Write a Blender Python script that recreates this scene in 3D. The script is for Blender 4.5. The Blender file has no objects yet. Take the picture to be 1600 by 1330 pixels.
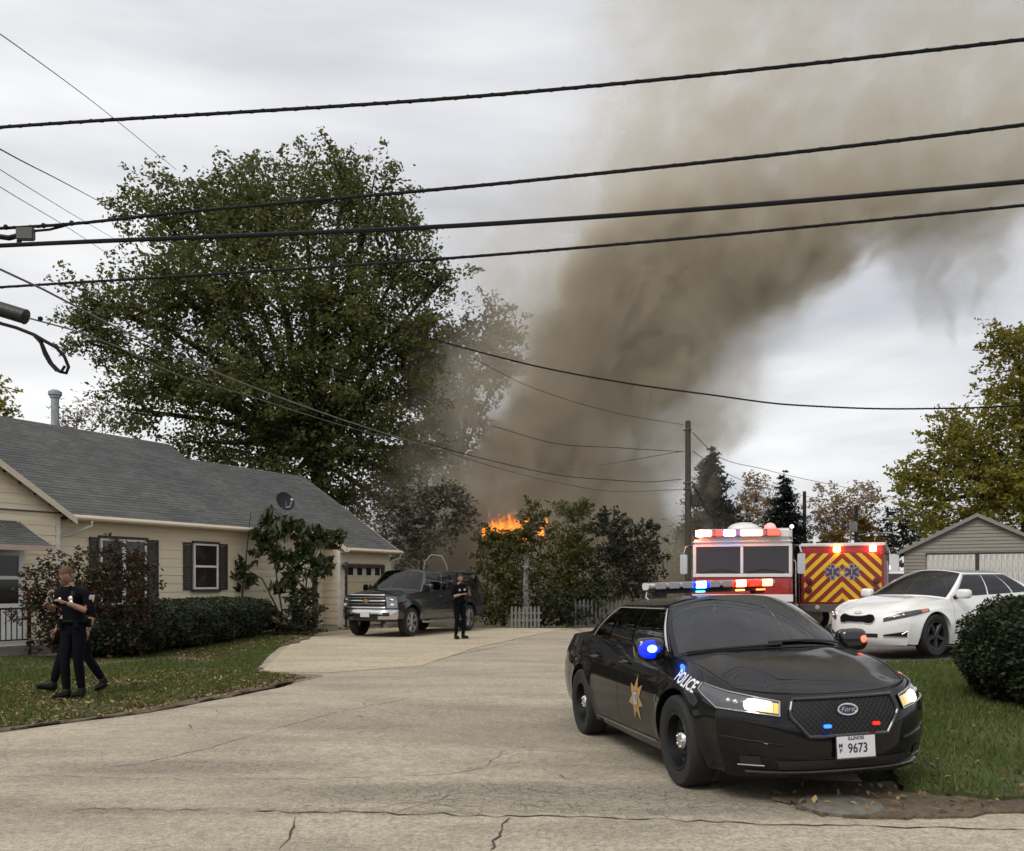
import bpy, bmesh, math, random
import numpy as np
from mathutils import Vector, Matrix, Euler
R = random.Random(7)
NR = np.random.default_rng(7)
rad = math.radians
S = bpy.context.scene
COL = S.collection
# ------------------------------------------------------------------ camera, sky, sun, exposure
EYE, HOR, FPX = 1.57, 912.0, 1400.0
cd = bpy.data.cameras.new('camera'); cam = bpy.data.objects.new('camera', cd); COL.objects.link(cam)
cam.location = (0, 0, EYE); cam.rotation_euler = (rad(90), 0, 0)
cd.sensor_width = 36; cd.lens = 36 * FPX / 1600; cd.shift_y = (HOR - 665) / 1600
cd.clip_start = 0.1; cd.clip_end = 3000
S.camera = cam
SUN_EL, SUN_ROT = rad(48), rad(215)


class X:
    """small arithmetic on node sockets"""
    def __init__(s, nt, v): s.nt, s.v = nt, v
    def _m(s, op, *a, clamp=False):
        n = s.nt.nodes.new('ShaderNodeMath'); n.operation = op; n.use_clamp = clamp
        for i, q in enumerate((s,) + a):
            q = q.v if isinstance(q, X) else q
            if isinstance(q, (int, float)): n.inputs[i].default_value = q
            else: s.nt.links.new(q, n.inputs[i])
        return X(s.nt, n.outputs[0])
    def __add__(s, o): return s._m('ADD', o)
    __radd__ = __add__
    def __sub__(s, o): return s._m('SUBTRACT', o)
    def __rsub__(s, o): return (s * -1.0) + o
    def __mul__(s, o): return s._m('MULTIPLY', o)
    __rmul__ = __mul__
    def __truediv__(s, o): return s._m('DIVIDE', o)
    def pw(s, o): return s._m('POWER', o)
    def mx(s, o): return s._m('MAXIMUM', o)
    def mn(s, o): return s._m('MINIMUM', o)
    def ab(s): return s._m('ABSOLUTE')
    def cl(s): return s._m('ADD', 0.0, clamp=True)
    def step(s, a, b):
        n = s.nt.nodes.new('ShaderNodeMapRange'); n.interpolation_type = 'SMOOTHSTEP'
        s.nt.links.new(s.v, n.inputs[0]); n.inputs[1].default_value = a; n.inputs[2].default_value = b
        return X(s.nt, n.outputs[0])


def xyz(nt, vec):
    n = nt.nodes.new('ShaderNodeSeparateXYZ'); nt.links.new(vec, n.inputs[0])
    return [X(nt, o) for o in n.outputs]


def comb(nt, *a):
    n = nt.nodes.new('ShaderNodeCombineXYZ')
    for i, q in enumerate(a):
        if isinstance(q, X): nt.links.new(q.v, n.inputs[i])
        else: n.inputs[i].default_value = q
    return n.outputs[0]


def noise(nt, vec, scale, detail=3, rough=.5, dist=0):
    n = nt.nodes.new('ShaderNodeTexNoise'); n.inputs['Scale'].default_value = scale
    n.inputs['Detail'].default_value = detail; n.inputs['Roughness'].default_value = rough
    n.inputs['Distortion'].default_value = dist
    if vec is not None: nt.links.new(vec, n.inputs['Vector'])
    return X(nt, n.outputs[0])


def mixc(nt, f, a, b, mode='MIX'):
    n = nt.nodes.new('ShaderNodeMix'); n.data_type = 'RGBA'; n.blend_type = mode
    for s, q in ((n.inputs[0], f), (n.inputs[6], a), (n.inputs[7], b)):
        if isinstance(q, X): q = q.v
        if isinstance(q, (int, float)): s.default_value = q
        elif isinstance(q, (tuple, list)): s.default_value = tuple(q[:3]) + (1,)
        else: nt.links.new(q, s)
    return n.outputs[2]


W = bpy.data.worlds.new('World'); S.world = W; W.use_nodes = True
nt = W.node_tree; nt.nodes.clear()
out = nt.nodes.new('ShaderNodeOutputWorld'); bg = nt.nodes.new('ShaderNodeBackground')
sky = nt.nodes.new('ShaderNodeTexSky'); sky.sky_type = 'NISHITA'; sky.sun_disc = False
sky.sun_elevation = SUN_EL; sky.sun_rotation = SUN_ROT; sky.dust_density = 3
tc = nt.nodes.new('ShaderNodeTexCoord')
dx, dy, dz = xyz(nt, tc.outputs['Generated'])
dzp = dz.mx(0.0) + .16
pv = comb(nt, dx / dzp, dy / dzp, 3.1)
pv2 = comb(nt, dx / dzp * .55, dy / dzp, 7.7)
c1 = noise(nt, pv, .80, 5, .5, .6)
c2 = noise(nt, pv2, .55, 3, .5)
c3 = noise(nt, comb(nt, dx * 1.3, dy * 1.3, dz * 9.0), 2.2, 4, .55)
cl = (c1 * .5 + c2 * .35 + c3 * .14 + .08).step(.42, .74)
cloud = mixc(nt, cl, (3.85, 4.0, 4.45), (8.4, 8.4, 8.35))
zen = mixc(nt, dz.step(.25, 1.0), (1, 1, 1), (1.55, 1.53, 1.5))
cloud = mixc(nt, 1.0, cloud, zen, 'MULTIPLY')
skyc = mixc(nt, .93, sky.outputs[0], cloud)
nt.links.new(skyc, bg.inputs[0]); bg.inputs[1].default_value = .10
nt.links.new(bg.outputs[0], out.inputs[0])

sl = bpy.data.lights.new('sun', 'SUN'); sl.energy = 1.3; sl.angle = rad(25); sl.color = (1, .95, .87)
sun = bpy.data.objects.new('sun', sl); COL.objects.link(sun)
sd = Vector((math.sin(SUN_ROT) * math.cos(SUN_EL), math.cos(SUN_ROT) * math.cos(SUN_EL), math.sin(SUN_EL)))
sun.rotation_euler = (-sd).to_track_quat('-Z', 'Y').to_euler()

S.view_settings.view_transform = 'Standard'; S.view_settings.look = 'None'
S.view_settings.exposure = 0.36; S.view_settings.gamma = 1
S.view_settings.use_curve_mapping = False
S.render.engine = 'CYCLES'
cy = S.cycles
cy.max_bounces = 7; cy.diffuse_bounces = 3; cy.glossy_bounces = 4; cy.transmission_bounces = 4
cy.volume_bounces = 2; cy.transparent_max_bounces = 12; cy.use_denoising = True
cy.sample_clamp_indirect = 6; cy.caustics_reflective = False; cy.caustics_refractive = False
cy.use_adaptive_sampling = True; cy.adaptive_threshold = 0.03; cy.volume_step_rate = 0.6; cy.volume_max_steps = 512


# ------------------------------------------------------------------ helpers
def at(px, py, Y):
    """photo pixel at distance Y -> world point"""
    return Vector(((px - 800) * Y / FPX, Y, EYE + (HOR - py) * Y / FPX))


def tag(o, label=None, cat=None, group=None, kind=None):
    if label: o['label'] = label
    if cat: o['category'] = cat
    if group: o['group'] = group
    if kind: o['kind'] = kind
    return o


def empty(name, loc=(0, 0, 0), rz=0, label=None, cat=None, group=None):
    o = bpy.data.objects.new(name, None); COL.objects.link(o)
    o.location = loc; o.rotation_euler = (0, 0, rz)
    return tag(o, label, cat, group)


def link(name, me, parent=None, kind=None):
    o = bpy.data.objects.new(name, me); COL.objects.link(o)
    if parent is not None: o.parent = parent
    if kind: o['kind'] = kind
    return o


def fastmesh(name, V, F, k):
    """numpy mesh: V (n,3), F (m,k)"""
    me = bpy.data.meshes.new(name)
    V = np.ascontiguousarray(V, np.float32); F = np.ascontiguousarray(F, np.int32)
    me.vertices.add(len(V)); me.vertices.foreach_set('co', V.ravel())
    me.loops.add(F.size); me.loops.foreach_set('vertex_index', F.ravel())
    me.polygons.add(len(F)); me.polygons.foreach_set('loop_start', np.arange(0, F.size, k, dtype=np.int32))
    me.update(calc_edges=True); me.validate()
    return me


class MB:
    def __init__(s): s.V, s.F = [], []
    def add(s, V, F, M=None):
        b = len(s.V)
        for v in V: s.V.append(tuple(M @ Vector(v)) if M is not None else tuple(v))
        for f in F: s.F.append(tuple(b + i for i in f))
        return s
    def box(s, a, b, M=None):
        x0, y0, z0 = a; x1, y1, z1 = b
        V = [(x0, y0, z0), (x1, y0, z0), (x1, y1, z0), (x0, y1, z0), (x0, y0, z1), (x1, y0, z1), (x1, y1, z1), (x0, y1, z1)]
        return s.add(V, [(3, 2, 1, 0), (4, 5, 6, 7), (0, 1, 5, 4), (1, 2, 6, 5), (2, 3, 7, 6), (3, 0, 4, 7)], M)
    def prism(s, poly, d, M=None):
        """polygon [(x,z)] in the XZ plane, extruded from y=0 to y=d"""
        n = len(poly)
        V = [(x, 0, z) for x, z in poly] + [(x, d, z) for x, z in poly]
        F = [tuple(range(n)), tuple(range(2 * n - 1, n - 1, -1))] + [(i, i + n, (i + 1) % n + n, (i + 1) % n) for i in range(n)]
        return s.add(V, F, M)
    def lathe(s, prof, seg=32, M=None, caps=True):
        """profile [(r, h)] turned about local Y"""
        V, F, n = [], [], len(prof)
        for k in range(seg):
            a = 2 * math.pi * k / seg
            for r, h in prof: V.append((r * math.cos(a), h, r * math.sin(a)))
        for k in range(seg):
            for i in range(n - 1):
                a, b = k * n + i, ((k + 1) % seg) * n + i
                F.append((a, b, b + 1, a + 1))
        if caps:
            for e in (0, n - 1):
                if prof[e][0] > 1e-4: F.append(tuple(k * n + e for k in range(seg)))
        return s.add(V, F, M)
    def tube(s, pts, r, seg=8, close=True):
        pts = [Vector(p) for p in pts]; n = len(pts)
        rs = r if isinstance(r, (list, tuple)) else [r] * n
        V, F = [], []
        up = None
        for i, p in enumerate(pts):
            d = (pts[min(i + 1, n - 1)] - pts[max(i - 1, 0)]).normalized()
            if up is None: up = d.orthogonal().normalized()
            up = (up - d * up.dot(d)); up = up.normalized() if up.length > 1e-6 else d.orthogonal().normalized()
            w = d.cross(up)
            for k in range(seg):
                a = 2 * math.pi * k / seg
                V.append(p + (up * math.cos(a) + w * math.sin(a)) * rs[i])
        for i in range(n - 1):
            for k in range(seg):
                a, b = i * seg + k, i * seg + (k + 1) % seg
                F.append((a, b, b + seg, a + seg))
        if close:
            F.append(tuple(range(seg - 1, -1, -1))); F.append(tuple(range((n - 1) * seg, n * seg)))
        return s.add(V, F)
    def grid(s, fn, us, vs):
        V = [tuple(fn(u, v)) for u in us for v in vs]; m = len(vs); F = []
        for i in range(len(us) - 1):
            for j in range(m - 1):
                a = i * m + j; F.append((a, a + m, a + m + 1, a + 1))
        return s.add(V, F)
    def ell(s, c, r, seg=16, rings=10, M=None):
        V, F = [], []
        for i in range(rings + 1):
            t = math.pi * i / rings
            for k in range(seg):
                a = 2 * math.pi * k / seg
                V.append((c[0] + r[0] * math.sin(t) * math.cos(a), c[1] + r[1] * math.sin(t) * math.sin(a), c[2] + r[2] * math.cos(t)))
        for i in range(rings):
            for k in range(seg):
                a, b = i * seg + k, i * seg + (k + 1) % seg
                F.append((a, a + seg, b + seg, b))
        return s.add(V, F, M)
    def build(s, name, mat, parent=None, smooth=False, bevel=0, kind=None, seg=2):
        me = bpy.data.meshes.new(name); me.from_pydata(s.V, [], s.F)
        bm = bmesh.new(); bm.from_mesh(me)
        bmesh.ops.remove_doubles(bm, verts=bm.verts, dist=1e-5)
        bmesh.ops.recalc_face_normals(bm, faces=bm.faces)
        if bevel:
            ed = [e for e in bm.edges if len(e.link_faces) == 2 and e.calc_face_angle(0) > .5]
            bmesh.ops.bevel(bm, geom=ed, offset=bevel, segments=seg, affect='EDGES', clamp_overlap=True)
        bm.to_mesh(me); bm.free()
        if smooth:
            me.polygons.foreach_set('use_smooth', [True] * len(me.polygons))
            me.set_sharp_from_angle(angle=rad(38))
        for m in (mat if isinstance(mat, list) else [mat]): me.materials.append(m)
        return link(name, me, parent, kind)


def text_mesh(txt, size, bold=0.0, shear=0.0, align='CENTER'):
    c = bpy.data.curves.new('text', 'FONT'); c.body = txt; c.size = size; c.align_x = align; c.align_y = 'CENTER'
    c.offset = bold; c.shear = shear; c.resolution_u = 3
    o = bpy.data.objects.new('text', c); COL.objects.link(o)
    dg = bpy.context.evaluated_depsgraph_get(); dg.update()
    me = bpy.data.meshes.new_from_object(o.evaluated_get(dg))
    V = [tuple(v.co) for v in me.vertices]; F = [tuple(p.vertices) for p in me.polygons]
    bpy.data.objects.remove(o); bpy.data.curves.remove(c); bpy.data.meshes.remove(me)
    return V, F


# ------------------------------------------------------------------ materials
MATS = {}


def mat(name, col, rough=.6, metal=0.0, var=.0, vscale=4.0, bump=0.0, bscale=40.0, emit=None, es=0.0, coat=0.0, spec=.5, col2=None, coord='Object', ior=None, stretch=None):
    if name in MATS: return MATS[name]
    m = bpy.data.materials.new(name); m.use_nodes = True; t = m.node_tree
    p = t.nodes['Principled BSDF']
    p.inputs['Base Color'].default_value = tuple(col) + (1,); p.inputs['Roughness'].default_value = rough
    p.inputs['Metallic'].default_value = metal; p.inputs['Coat Weight'].default_value = coat
    p.inputs['Coat Roughness'].default_value = .03
    p.inputs['Specular IOR Level'].default_value = spec
    if ior: p.inputs['IOR'].default_value = ior
    vec = None
    if var or bump:
        c = t.nodes.new('ShaderNodeTexCoord'); vec = c.outputs[coord]
        if stretch:
            q = xyz(t, vec); vec = comb(t, q[0] * stretch[0], q[1] * stretch[1], q[2] * stretch[2])
    if var:
        f = noise(t, vec, vscale, 5, .6).step(.3, .7)
        c2 = col2 or tuple(max(0, c * (1 - var)) for c in col)
        t.links.new(mixc(t, f, col, c2), p.inputs['Base Color'])
    if bump:
        b = t.nodes.new('ShaderNodeBump'); b.inputs['Strength'].default_value = bump; b.inputs['Distance'].default_value = .02
        t.links.new(noise(t, vec, bscale, 4).v, b.inputs['Height']); t.links.new(b.outputs[0], p.inputs['Normal'])
    if emit:
        p.inputs['Emission Color'].default_value = tuple(emit) + (1,); p.inputs['Emission Strength'].default_value = es
    MATS[name] = m
    return m


def leafmat(name, c1, c2, c3=None, trans=.35):
    if name in MATS: return MATS[name]
    m = bpy.data.materials.new(name); m.use_nodes = True; t = m.node_tree
    p = t.nodes['Principled BSDF']; o = t.nodes['Material Output']
    a = t.nodes.new('ShaderNodeAttribute'); a.attribute_name = 'tint'
    f = X(t, a.outputs['Fac'])
    c = mixc(t, f.step(0, .7), c1, c2)
    if c3: c = mixc(t, f.step(.72, .95), c, c3)
    t.links.new(c, p.inputs['Base Color']); p.inputs['Roughness'].default_value = .55
    p.inputs['Specular IOR Level'].default_value = .25
    tr = t.nodes.new('ShaderNodeBsdfTranslucent'); t.links.new(c, tr.inputs[0])
    mx = t.nodes.new('ShaderNodeMixShader'); mx.inputs[0].default_value = trans
    t.links.new(p.outputs[0], mx.inputs[1]); t.links.new(tr.outputs[0], mx.inputs[2]); t.links.new(mx.outputs[0], o.inputs[0])
    MATS[name] = m
    return m


def leaves(name, C, size, material, parent=None, up=.3, asp=.55, droop=0.0, kind=None, tint=None, jit=.35):
    """leaf-sized bent quads (two triangles hinged on the midrib) at centres C"""
    n = len(C)
    if n == 0: return None
    a = NR.normal(size=(n, 3)); a[:, 2] = a[:, 2] * .7 - droop; a /= np.linalg.norm(a, axis=1)[:, None]
    nn = NR.normal(size=(n, 3)); nn[:, 2] += up * 2; b = np.cross(a, nn); b /= np.linalg.norm(b, axis=1)[:, None] + 1e-9
    up_ = np.cross(b, a)
    s = size * (1 + jit * NR.uniform(-1, 1, n))[:, None]
    V = np.empty((n, 4, 3))
    V[:, 0] = C - a * s * .5; V[:, 2] = C + a * s * .5
    V[:, 1] = C + b * s * asp * .5 + up_ * s * .08; V[:, 3] = C - b * s * asp * .5 + up_ * s * .08
    me = fastmesh(name, V.reshape(-1, 3), np.arange(4 * n).reshape(n, 4), 4)
    at_ = me.attributes.new('tint', 'FLOAT', 'FACE')
    tv = NR.uniform(0, 1, n) if tint is None else np.clip(tint + NR.normal(0, .16, n), 0, 1)
    at_.data.foreach_set('value', tv.astype(np.float32))
    me.materials.append(material)
    return link(name, me, parent, kind)


M = dict(
    white=mat('white_paint', (.74, .73, .70), .45, var=.10, vscale=3),
    trim=mat('trim_white', (.66, .64, .59), .5, var=.15, vscale=5),
    black=mat('black_plastic', (.012, .012, .013), .45),
    gloss=mat('gloss_black', (.006, .006, .007), .12, coat=.6),
    rubber=mat('rubber', (.014, .014, .014), .78, bump=.2, bscale=60),
    chrome=mat('chrome', (.62, .62, .63), .16, 1.0),
    steel=mat('steel', (.42, .42, .42), .35, 1.0, var=.3, vscale=8),
    alloy=mat('alloy', (.45, .45, .46), .28, 1.0),
    glass0=mat('dark_glass', (.012, .014, .015), .02, spec=.9, coat=.5),
    wood=mat('pole_wood', (.085, .068, .055), .9, var=.5, vscale=6, bump=.5, bscale=30, stretch=(6, 6, .4)),
    bark=mat('bark', (.05, .04, .032), .95, var=.4, vscale=6, bump=.6, bscale=20),
    barkgrey=mat('bark_grey', (.11, .095, .08), .95, var=.4, vscale=6, bump=.6, bscale=20),
    wire=mat('cable_black', (.010, .010, .011), .65, spec=.2),
    iron=mat('iron', (.01, .01, .01), .5),
)


def clearglass(name, tint, ior=1.55, rough=.015):
    """thin car glass: tinted see-through pane with Fresnel reflection"""
    if name in MATS: return MATS[name]
    m = bpy.data.materials.new(name); m.use_nodes = True; t = m.node_tree; t.nodes.clear()
    o = t.nodes.new('ShaderNodeOutputMaterial'); tr = t.nodes.new('ShaderNodeBsdfTransparent'); g = t.nodes.new('ShaderNodeBsdfGlossy'); mx = t.nodes.new('ShaderNodeMixShader'); f = t.nodes.new('ShaderNodeFresnel')
    tr.inputs[0].default_value = tuple(tint) + (1,); g.inputs['Roughness'].default_value = rough; f.inputs[0].default_value = ior
    t.links.new(f.outputs[0], mx.inputs[0]); t.links.new(tr.outputs[0], mx.inputs[1]); t.links.new(g.outputs[0], mx.inputs[2]); t.links.new(mx.outputs[0], o.inputs[0])
    MATS[name] = m
    return m


def pchip(tab):
    xs = np.array([a for a, _ in tab], float); ys = np.array([b for _, b in tab], float)
    h = np.diff(xs); d = np.diff(ys) / h; m = np.zeros(len(xs)); m[0], m[-1] = d[0], d[-1]
    for i in range(1, len(xs) - 1):
        m[i] = 0 if d[i - 1] * d[i] <= 0 else 2 * d[i - 1] * d[i] / (d[i - 1] + d[i])
    def f(x):
        if x <= xs[0]: return float(ys[0])
        if x >= xs[-1]: return float(ys[-1])
        i = min(int(np.searchsorted(xs, x, 'right')) - 1, len(h) - 1); t = (x - xs[i]) / h[i]
        return float((1 + 2 * t) * (1 - t) ** 2 * ys[i] + t * (1 - t) ** 2 * h[i] * m[i] + t * t * (3 - 2 * t) * ys[i + 1] + t * t * (t - 1) * h[i] * m[i + 1])
    return f


def lerp(a, b, t): return a + (b - a) * t
def vl(a, b, t): return tuple(a[i] + (b[i] - a[i]) * t for i in range(3))
# ------------------------------------------------------------------ the ground
def dip(x, y):
    """the street sags a little where the police car stands"""
    return -.10 * math.exp(-((x - 1.2) / 2.2) ** 2 - ((y - 9.6) / 2.6) ** 2)


def sheet(name, poly, zf, m, kind='structure', skirt=.42, cut=False):
    bm = bmesh.new()
    vs = [bm.verts.new((x, y, zf(x, y))) for x, y in poly]
    f = bm.faces.new(vs); f.normal_update()
    if f.normal.z < 0: f.normal_flip()
    r = bmesh.ops.extrude_edge_only(bm, edges=list(bm.edges))
    for v in [g for g in r['geom'] if isinstance(g, bmesh.types.BMVert)]: v.co.z -= skirt
    bmesh.ops.recalc_face_normals(bm, faces=[q for q in bm.faces if q is not f])
    bmesh.ops.triangulate(bm, faces=[f])
    if cut:
        for ax, (lo, hi) in enumerate(((-5, 7), (3, 17))):
            q = lo
            while q <= hi:
                co = (q, 0, 0) if ax == 0 else (0, q, 0); no = (1, 0, 0) if ax == 0 else (0, 1, 0)
                bmesh.ops.bisect_plane(bm, geom=bm.verts[:] + bm.edges[:] + bm.faces[:], plane_co=co, plane_no=no); q += .5
        for v in bm.verts: v.co.z += dip(v.co.x, v.co.y)
        for q in bm.faces: q.smooth = abs(q.normal.z) > .5
    me = bpy.data.meshes.new(name); bm.to_mesh(me); bm.free(); me.materials.append(m)
    o = link(name, me); o['kind'] = kind
    return o


def wobble(pts, amp, n=6, closed=True):
    """subdivide a polyline and roughen it"""
    o = []
    L = len(pts)
    for i in range(L if closed else L - 1):
        a, b = pts[i], pts[(i + 1) % L]
        for k in range(n):
            t = k / n; j = amp if k else 0
            o.append((a[0] + (b[0] - a[0]) * t + R.uniform(-j, j), a[1] + (b[1] - a[1]) * t + R.uniform(-j, j)))
    if not closed: o.append(pts[-1])
    return o


def inside(poly, P):
    x, y = P[:, 0], P[:, 1]; r = np.zeros(len(P), bool); n = len(poly)
    for i in range(n):
        x0, y0 = poly[i]; x1, y1 = poly[(i + 1) % n]
        c = ((y0 > y) != (y1 > y)) & (x < (x1 - x0) * (y - y0) / (y1 - y0 + 1e-12) + x0)
        r ^= c
    return r


def ground_material(name, base, dark, light, fine=90, cracks=False):
    m = bpy.data.materials.new(name); m.use_nodes = True; t = m.node_tree; p = t.nodes['Principled BSDF']
    v = t.nodes.new('ShaderNodeTexCoord').outputs['Object']
    px_, py_, pz_ = xyz(t, v)
    big = noise(t, v, .22, 4, .55).step(.35, .68); gv = noise(t, v, 7.0, 5, .7).step(.35, .75)
    mid = noise(t, comb(t, px_ * .55, py_ * 1.5, 0.0), .9, 5, .6).step(.38, .7)
    fin = noise(t, v, fine, 2, .6)
    fin2 = noise(t, v, fine * .33, 3, .6)
    c = mixc(t, big, base, light)
    c = mixc(t, mid * .62, c, dark)
    if cracks:                       # worn, crazed stretches of the street
        wear = None
        for (cx_, cy_, sx_, sy_, a_) in ((.35, 6.75, 2.6, .55, 1.0), (-2.9, 7.7, 1.5, .35, .9), (-.6, 10.5, 2.2, 1.6, .55), (2.2, 6.4, 1.6, .35, .7), (.9, 6.32, 1.5, .2, 1.0), (-1.6, 6.2, 2.4, .12, .8), (.9, 8.2, .9, .8, .5), (-4.2, 6.3, 1.6, .3, .8)):
            e_ = ((px_ - cx_) / sx_).pw(2.0) + ((py_ - cy_) / sy_).pw(2.0)
            e_ = (1.0 - (e_ + (noise(t, v, 1.6, 4, .6) - .5) * 1.6).step(.1, 1.3)) * a_
            wear = e_ if wear is None else wear.mx(e_)
        c = mixc(t, wear * .5, c, tuple(q * .72 for q in dark))
    c = mixc(t, gv * .5, c, tuple(q * .86 for q in dark))
    agg = ((fin - .5) * 1.5 + (fin2 - .5) * 1.15).step(-.75, .75)
    c = mixc(t, 1.0, c, mixc(t, agg, (.48, .47, .46), (1.48, 1.48, 1.46)), 'MULTIPLY')
    sp = noise(t, v, fine * .12, 4, .7).step(.66, .74)
    c = mixc(t, sp * .35, c, tuple(q * .45 for q in dark))
    h = fin * .6 + fin2 * .4
    if cracks:
        vo = t.nodes.new('ShaderNodeTexVoronoi'); vo.feature = 'DISTANCE_TO_EDGE'; vo.inputs['Scale'].default_value = 8.5
        wv = t.nodes.new('ShaderNodeVectorMath'); wv.operation = 'MULTIPLY_ADD'
        nn = t.nodes.new('ShaderNodeTexNoise'); nn.inputs['Scale'].default_value = 3.0; nn.inputs['Detail'].default_value = 3
        t.links.new(v, nn.inputs['Vector'])
        t.links.new(nn.outputs[1], wv.inputs[0]); wv.inputs[1].default_value = (.35, .35, .35); t.links.new(v, wv.inputs[2])
        t.links.new(wv.outputs[0], vo.inputs['Vector'])
        d = X(t, vo.outputs['Distance'])
        area = (noise(t, comb(t, px_ * .5, py_ * 1.4, 2.0), .55, 3, .55).step(.48, .62) * .6).mx(wear)
        ck = (1.0 - d.step(.004, .028)) * area
        c = mixc(t, ck * .8, c, (.085, .074, .060)); h = h - ck * .8
    t.links.new(c, p.inputs['Base Color']); p.inputs['Roughness'].default_value = .88
    p.inputs['Specular IOR Level'].default_value = .25
    b = t.nodes.new('ShaderNodeBump'); b.inputs['Strength'].default_value = .55; b.inputs['Distance'].default_value = .012
    t.links.new(h.v, b.inputs['Height']); t.links.new(b.outputs[0], p.inputs['Normal'])
    return m


MROAD = ground_material('weathered_asphalt', (.395, .345, .262), (.225, .202, .162), (.445, .392, .298), 70, True)
MDRIVE = ground_material('driveway_concrete', (.46, .39, .28), (.33, .28, .21), (.50, .43, .32), 60)
MDARKDRIVE = ground_material('gravel_drive', (.13, .12, .11), (.07, .065, .06), (.17, .16, .15), 50)
MSOIL = ground_material('bare_soil', (.125, .098, .064), (.06, .048, .034), (.165, .132, .09), 40)
MFIELD = ground_material('far_grass', (.055, .068, .026), (.05, .045, .022), (.08, .085, .04), 14)
MLAWN = ground_material('lawn_soil', (.060, .078, .024), (.060, .055, .024), (.065, .09, .03), 30)

o = sheet('ground', [(-900, -300), (900, -300), (900, 1500), (-900, 1500)], lambda x, y: -.28, MFIELD, skirt=.5)
tag(o, 'flat grassy ground running back to the horizon', None)
road_poly = [(-60, -6), (60, -6), (60, 6.25), (9, 5.95), (3.6, 6.25), (2.7, 6.7), (3.3, 9), (4.6, 15.2), (6, 15.3), (12, 15.8), (12, 21.5), (8.6, 22), (12, 34), (40, 92), (32, 92), (5.0, 34.0), (2.2, 31.5),
             (-4, 32), (-7, 30), (-5.5, 16.2), (-3.2, 15.4), (-3.5, 13.5), (-4.4, 10.9), (-5.6, 9.2), (-9, 8.4), (-60, 8.2)]
o = sheet('road', wobble(road_poly, .035, 5), lambda x, y: 0.0, MROAD, cut=True)
tag(o, 'worn beige asphalt street with cracks and patches')
drive = [(-4.45, 15.9), (-3.2, 15.75), (-1.75, 17.0), (-.9, 21.8), (1.9, 31.2), (-3.9, 32.0), (-5.7, 30.0), (-6.15, 28.2), (-5.8, 23.6)]
o = sheet('driveway', wobble(drive, .02, 5), lambda x, y: .012, MDRIVE, skirt=.03)
tag(o, 'pale concrete driveway in front of the house garage')
zl = lambda x, y: .020
lawn_l = [(-30, 8.55), (-9, 8.75), (-5.75, 9.45), (-4.75, 10.9), (-4.0, 13.2), (-3.65, 14.9), (-4.6, 15.85), (-5.95, 23.6), (-6.3, 28.3), (-6.9, 30.3), (-12, 45), (-60, 45), (-60, 8.6)]
ll = wobble(lawn_l, .06, 6)
o = sheet('lawn', ll, zl, MLAWN); tag(o, 'front lawn of the cream house with a leafy ragged edge')
verge = [(-30, 8.42), (-9, 8.58), (-5.66, 9.3), (-4.55, 10.85), (-3.75, 13.2), (-3.45, 15.0), (-4.5, 15.9), (-5, 18), (-9, 12), (-30, 10)]
o = sheet('verge', wobble(verge, .12, 12), lambda x, y: .007, MSOIL, skirt=.02); tag(o, 'strip of bare soil and dead leaves along the lawn edge')
bed = [(-6.0, 17.0), (-5.6, 23.6), (-6.1, 28.4), (-6.4, 30.3), (-9, 28), (-8.0, 22), (-7.2, 18.5)]
o = sheet('planting_bed', wobble(bed, .12, 6), lambda x, y: zl(x, y) + .012, MSOIL, skirt=.05); tag(o, 'soil bed with dead leaves below the hedge and shrubs')
bed2 = [(-13, 16.6), (-8.2, 16.3), (-7.0, 18.5), (-8.0, 22), (-12, 22)]
o = sheet('planting_bed', wobble(bed2, .12, 6), lambda x, y: zl(x, y) + .016, MSOIL, skirt=.05); tag(o, 'brown soil bed below the red shrub')
zr = lambda x, y: .03 + .0235 * max(0, y - 6.2)
lawn_r = [(2.95, 6.75), (3.5, 6.45), (4.5, 6.3), (8, 6.1), (30, 6.4), (30, 15.4), (7.5, 15.35), (4.75, 15.0), (3.45, 9.0)]
lr = wobble(lawn_r, .07, 6)
o = sheet('lawn', lr, zr, MLAWN, skirt=.6); tag(o, 'corner lawn with fallen leaves beside the police car')
soil = [(1.9, 6.55), (2.1, 6.08), (2.7, 6.02), (3.6, 6.1), (4.6, 6.2), (4.3, 6.75), (3.1, 7.1), (2.3, 7.1)]
o = sheet('soil_patch', wobble(soil, .07, 6), lambda x, y: .010, MSOIL, skirt=.02); tag(o, 'dark bare soil at the lawn corner under the bumper')
pad = [(4.9, 14.95), (30, 15.2), (30, 22.5), (5.6, 21.6)]
o = sheet('parking_pad', wobble(pad, .06, 5), lambda x, y: .24 - .016 * max(0, 9 - x), MDARKDRIVE, skirt=.6); tag(o, 'dark gravel parking strip under the white sedan')

# concrete lid by the lawn corner
mb = MB(); mb.lathe([(0, .022), (.27, .022), (.285, .012), (.285, -.03)], 36, Matrix.Translation((2.32, 6.33, 0)) @ Matrix.Rotation(rad(90), 4, 'X'))
tag(mb.build('manhole_lid', mat('lid_concrete', (.165, .15, .12), .9, var=.35, vscale=9, bump=.5, bscale=70), smooth=True), 'round concrete access lid in the soil ahead of the police car', 'manhole lid')


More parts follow.
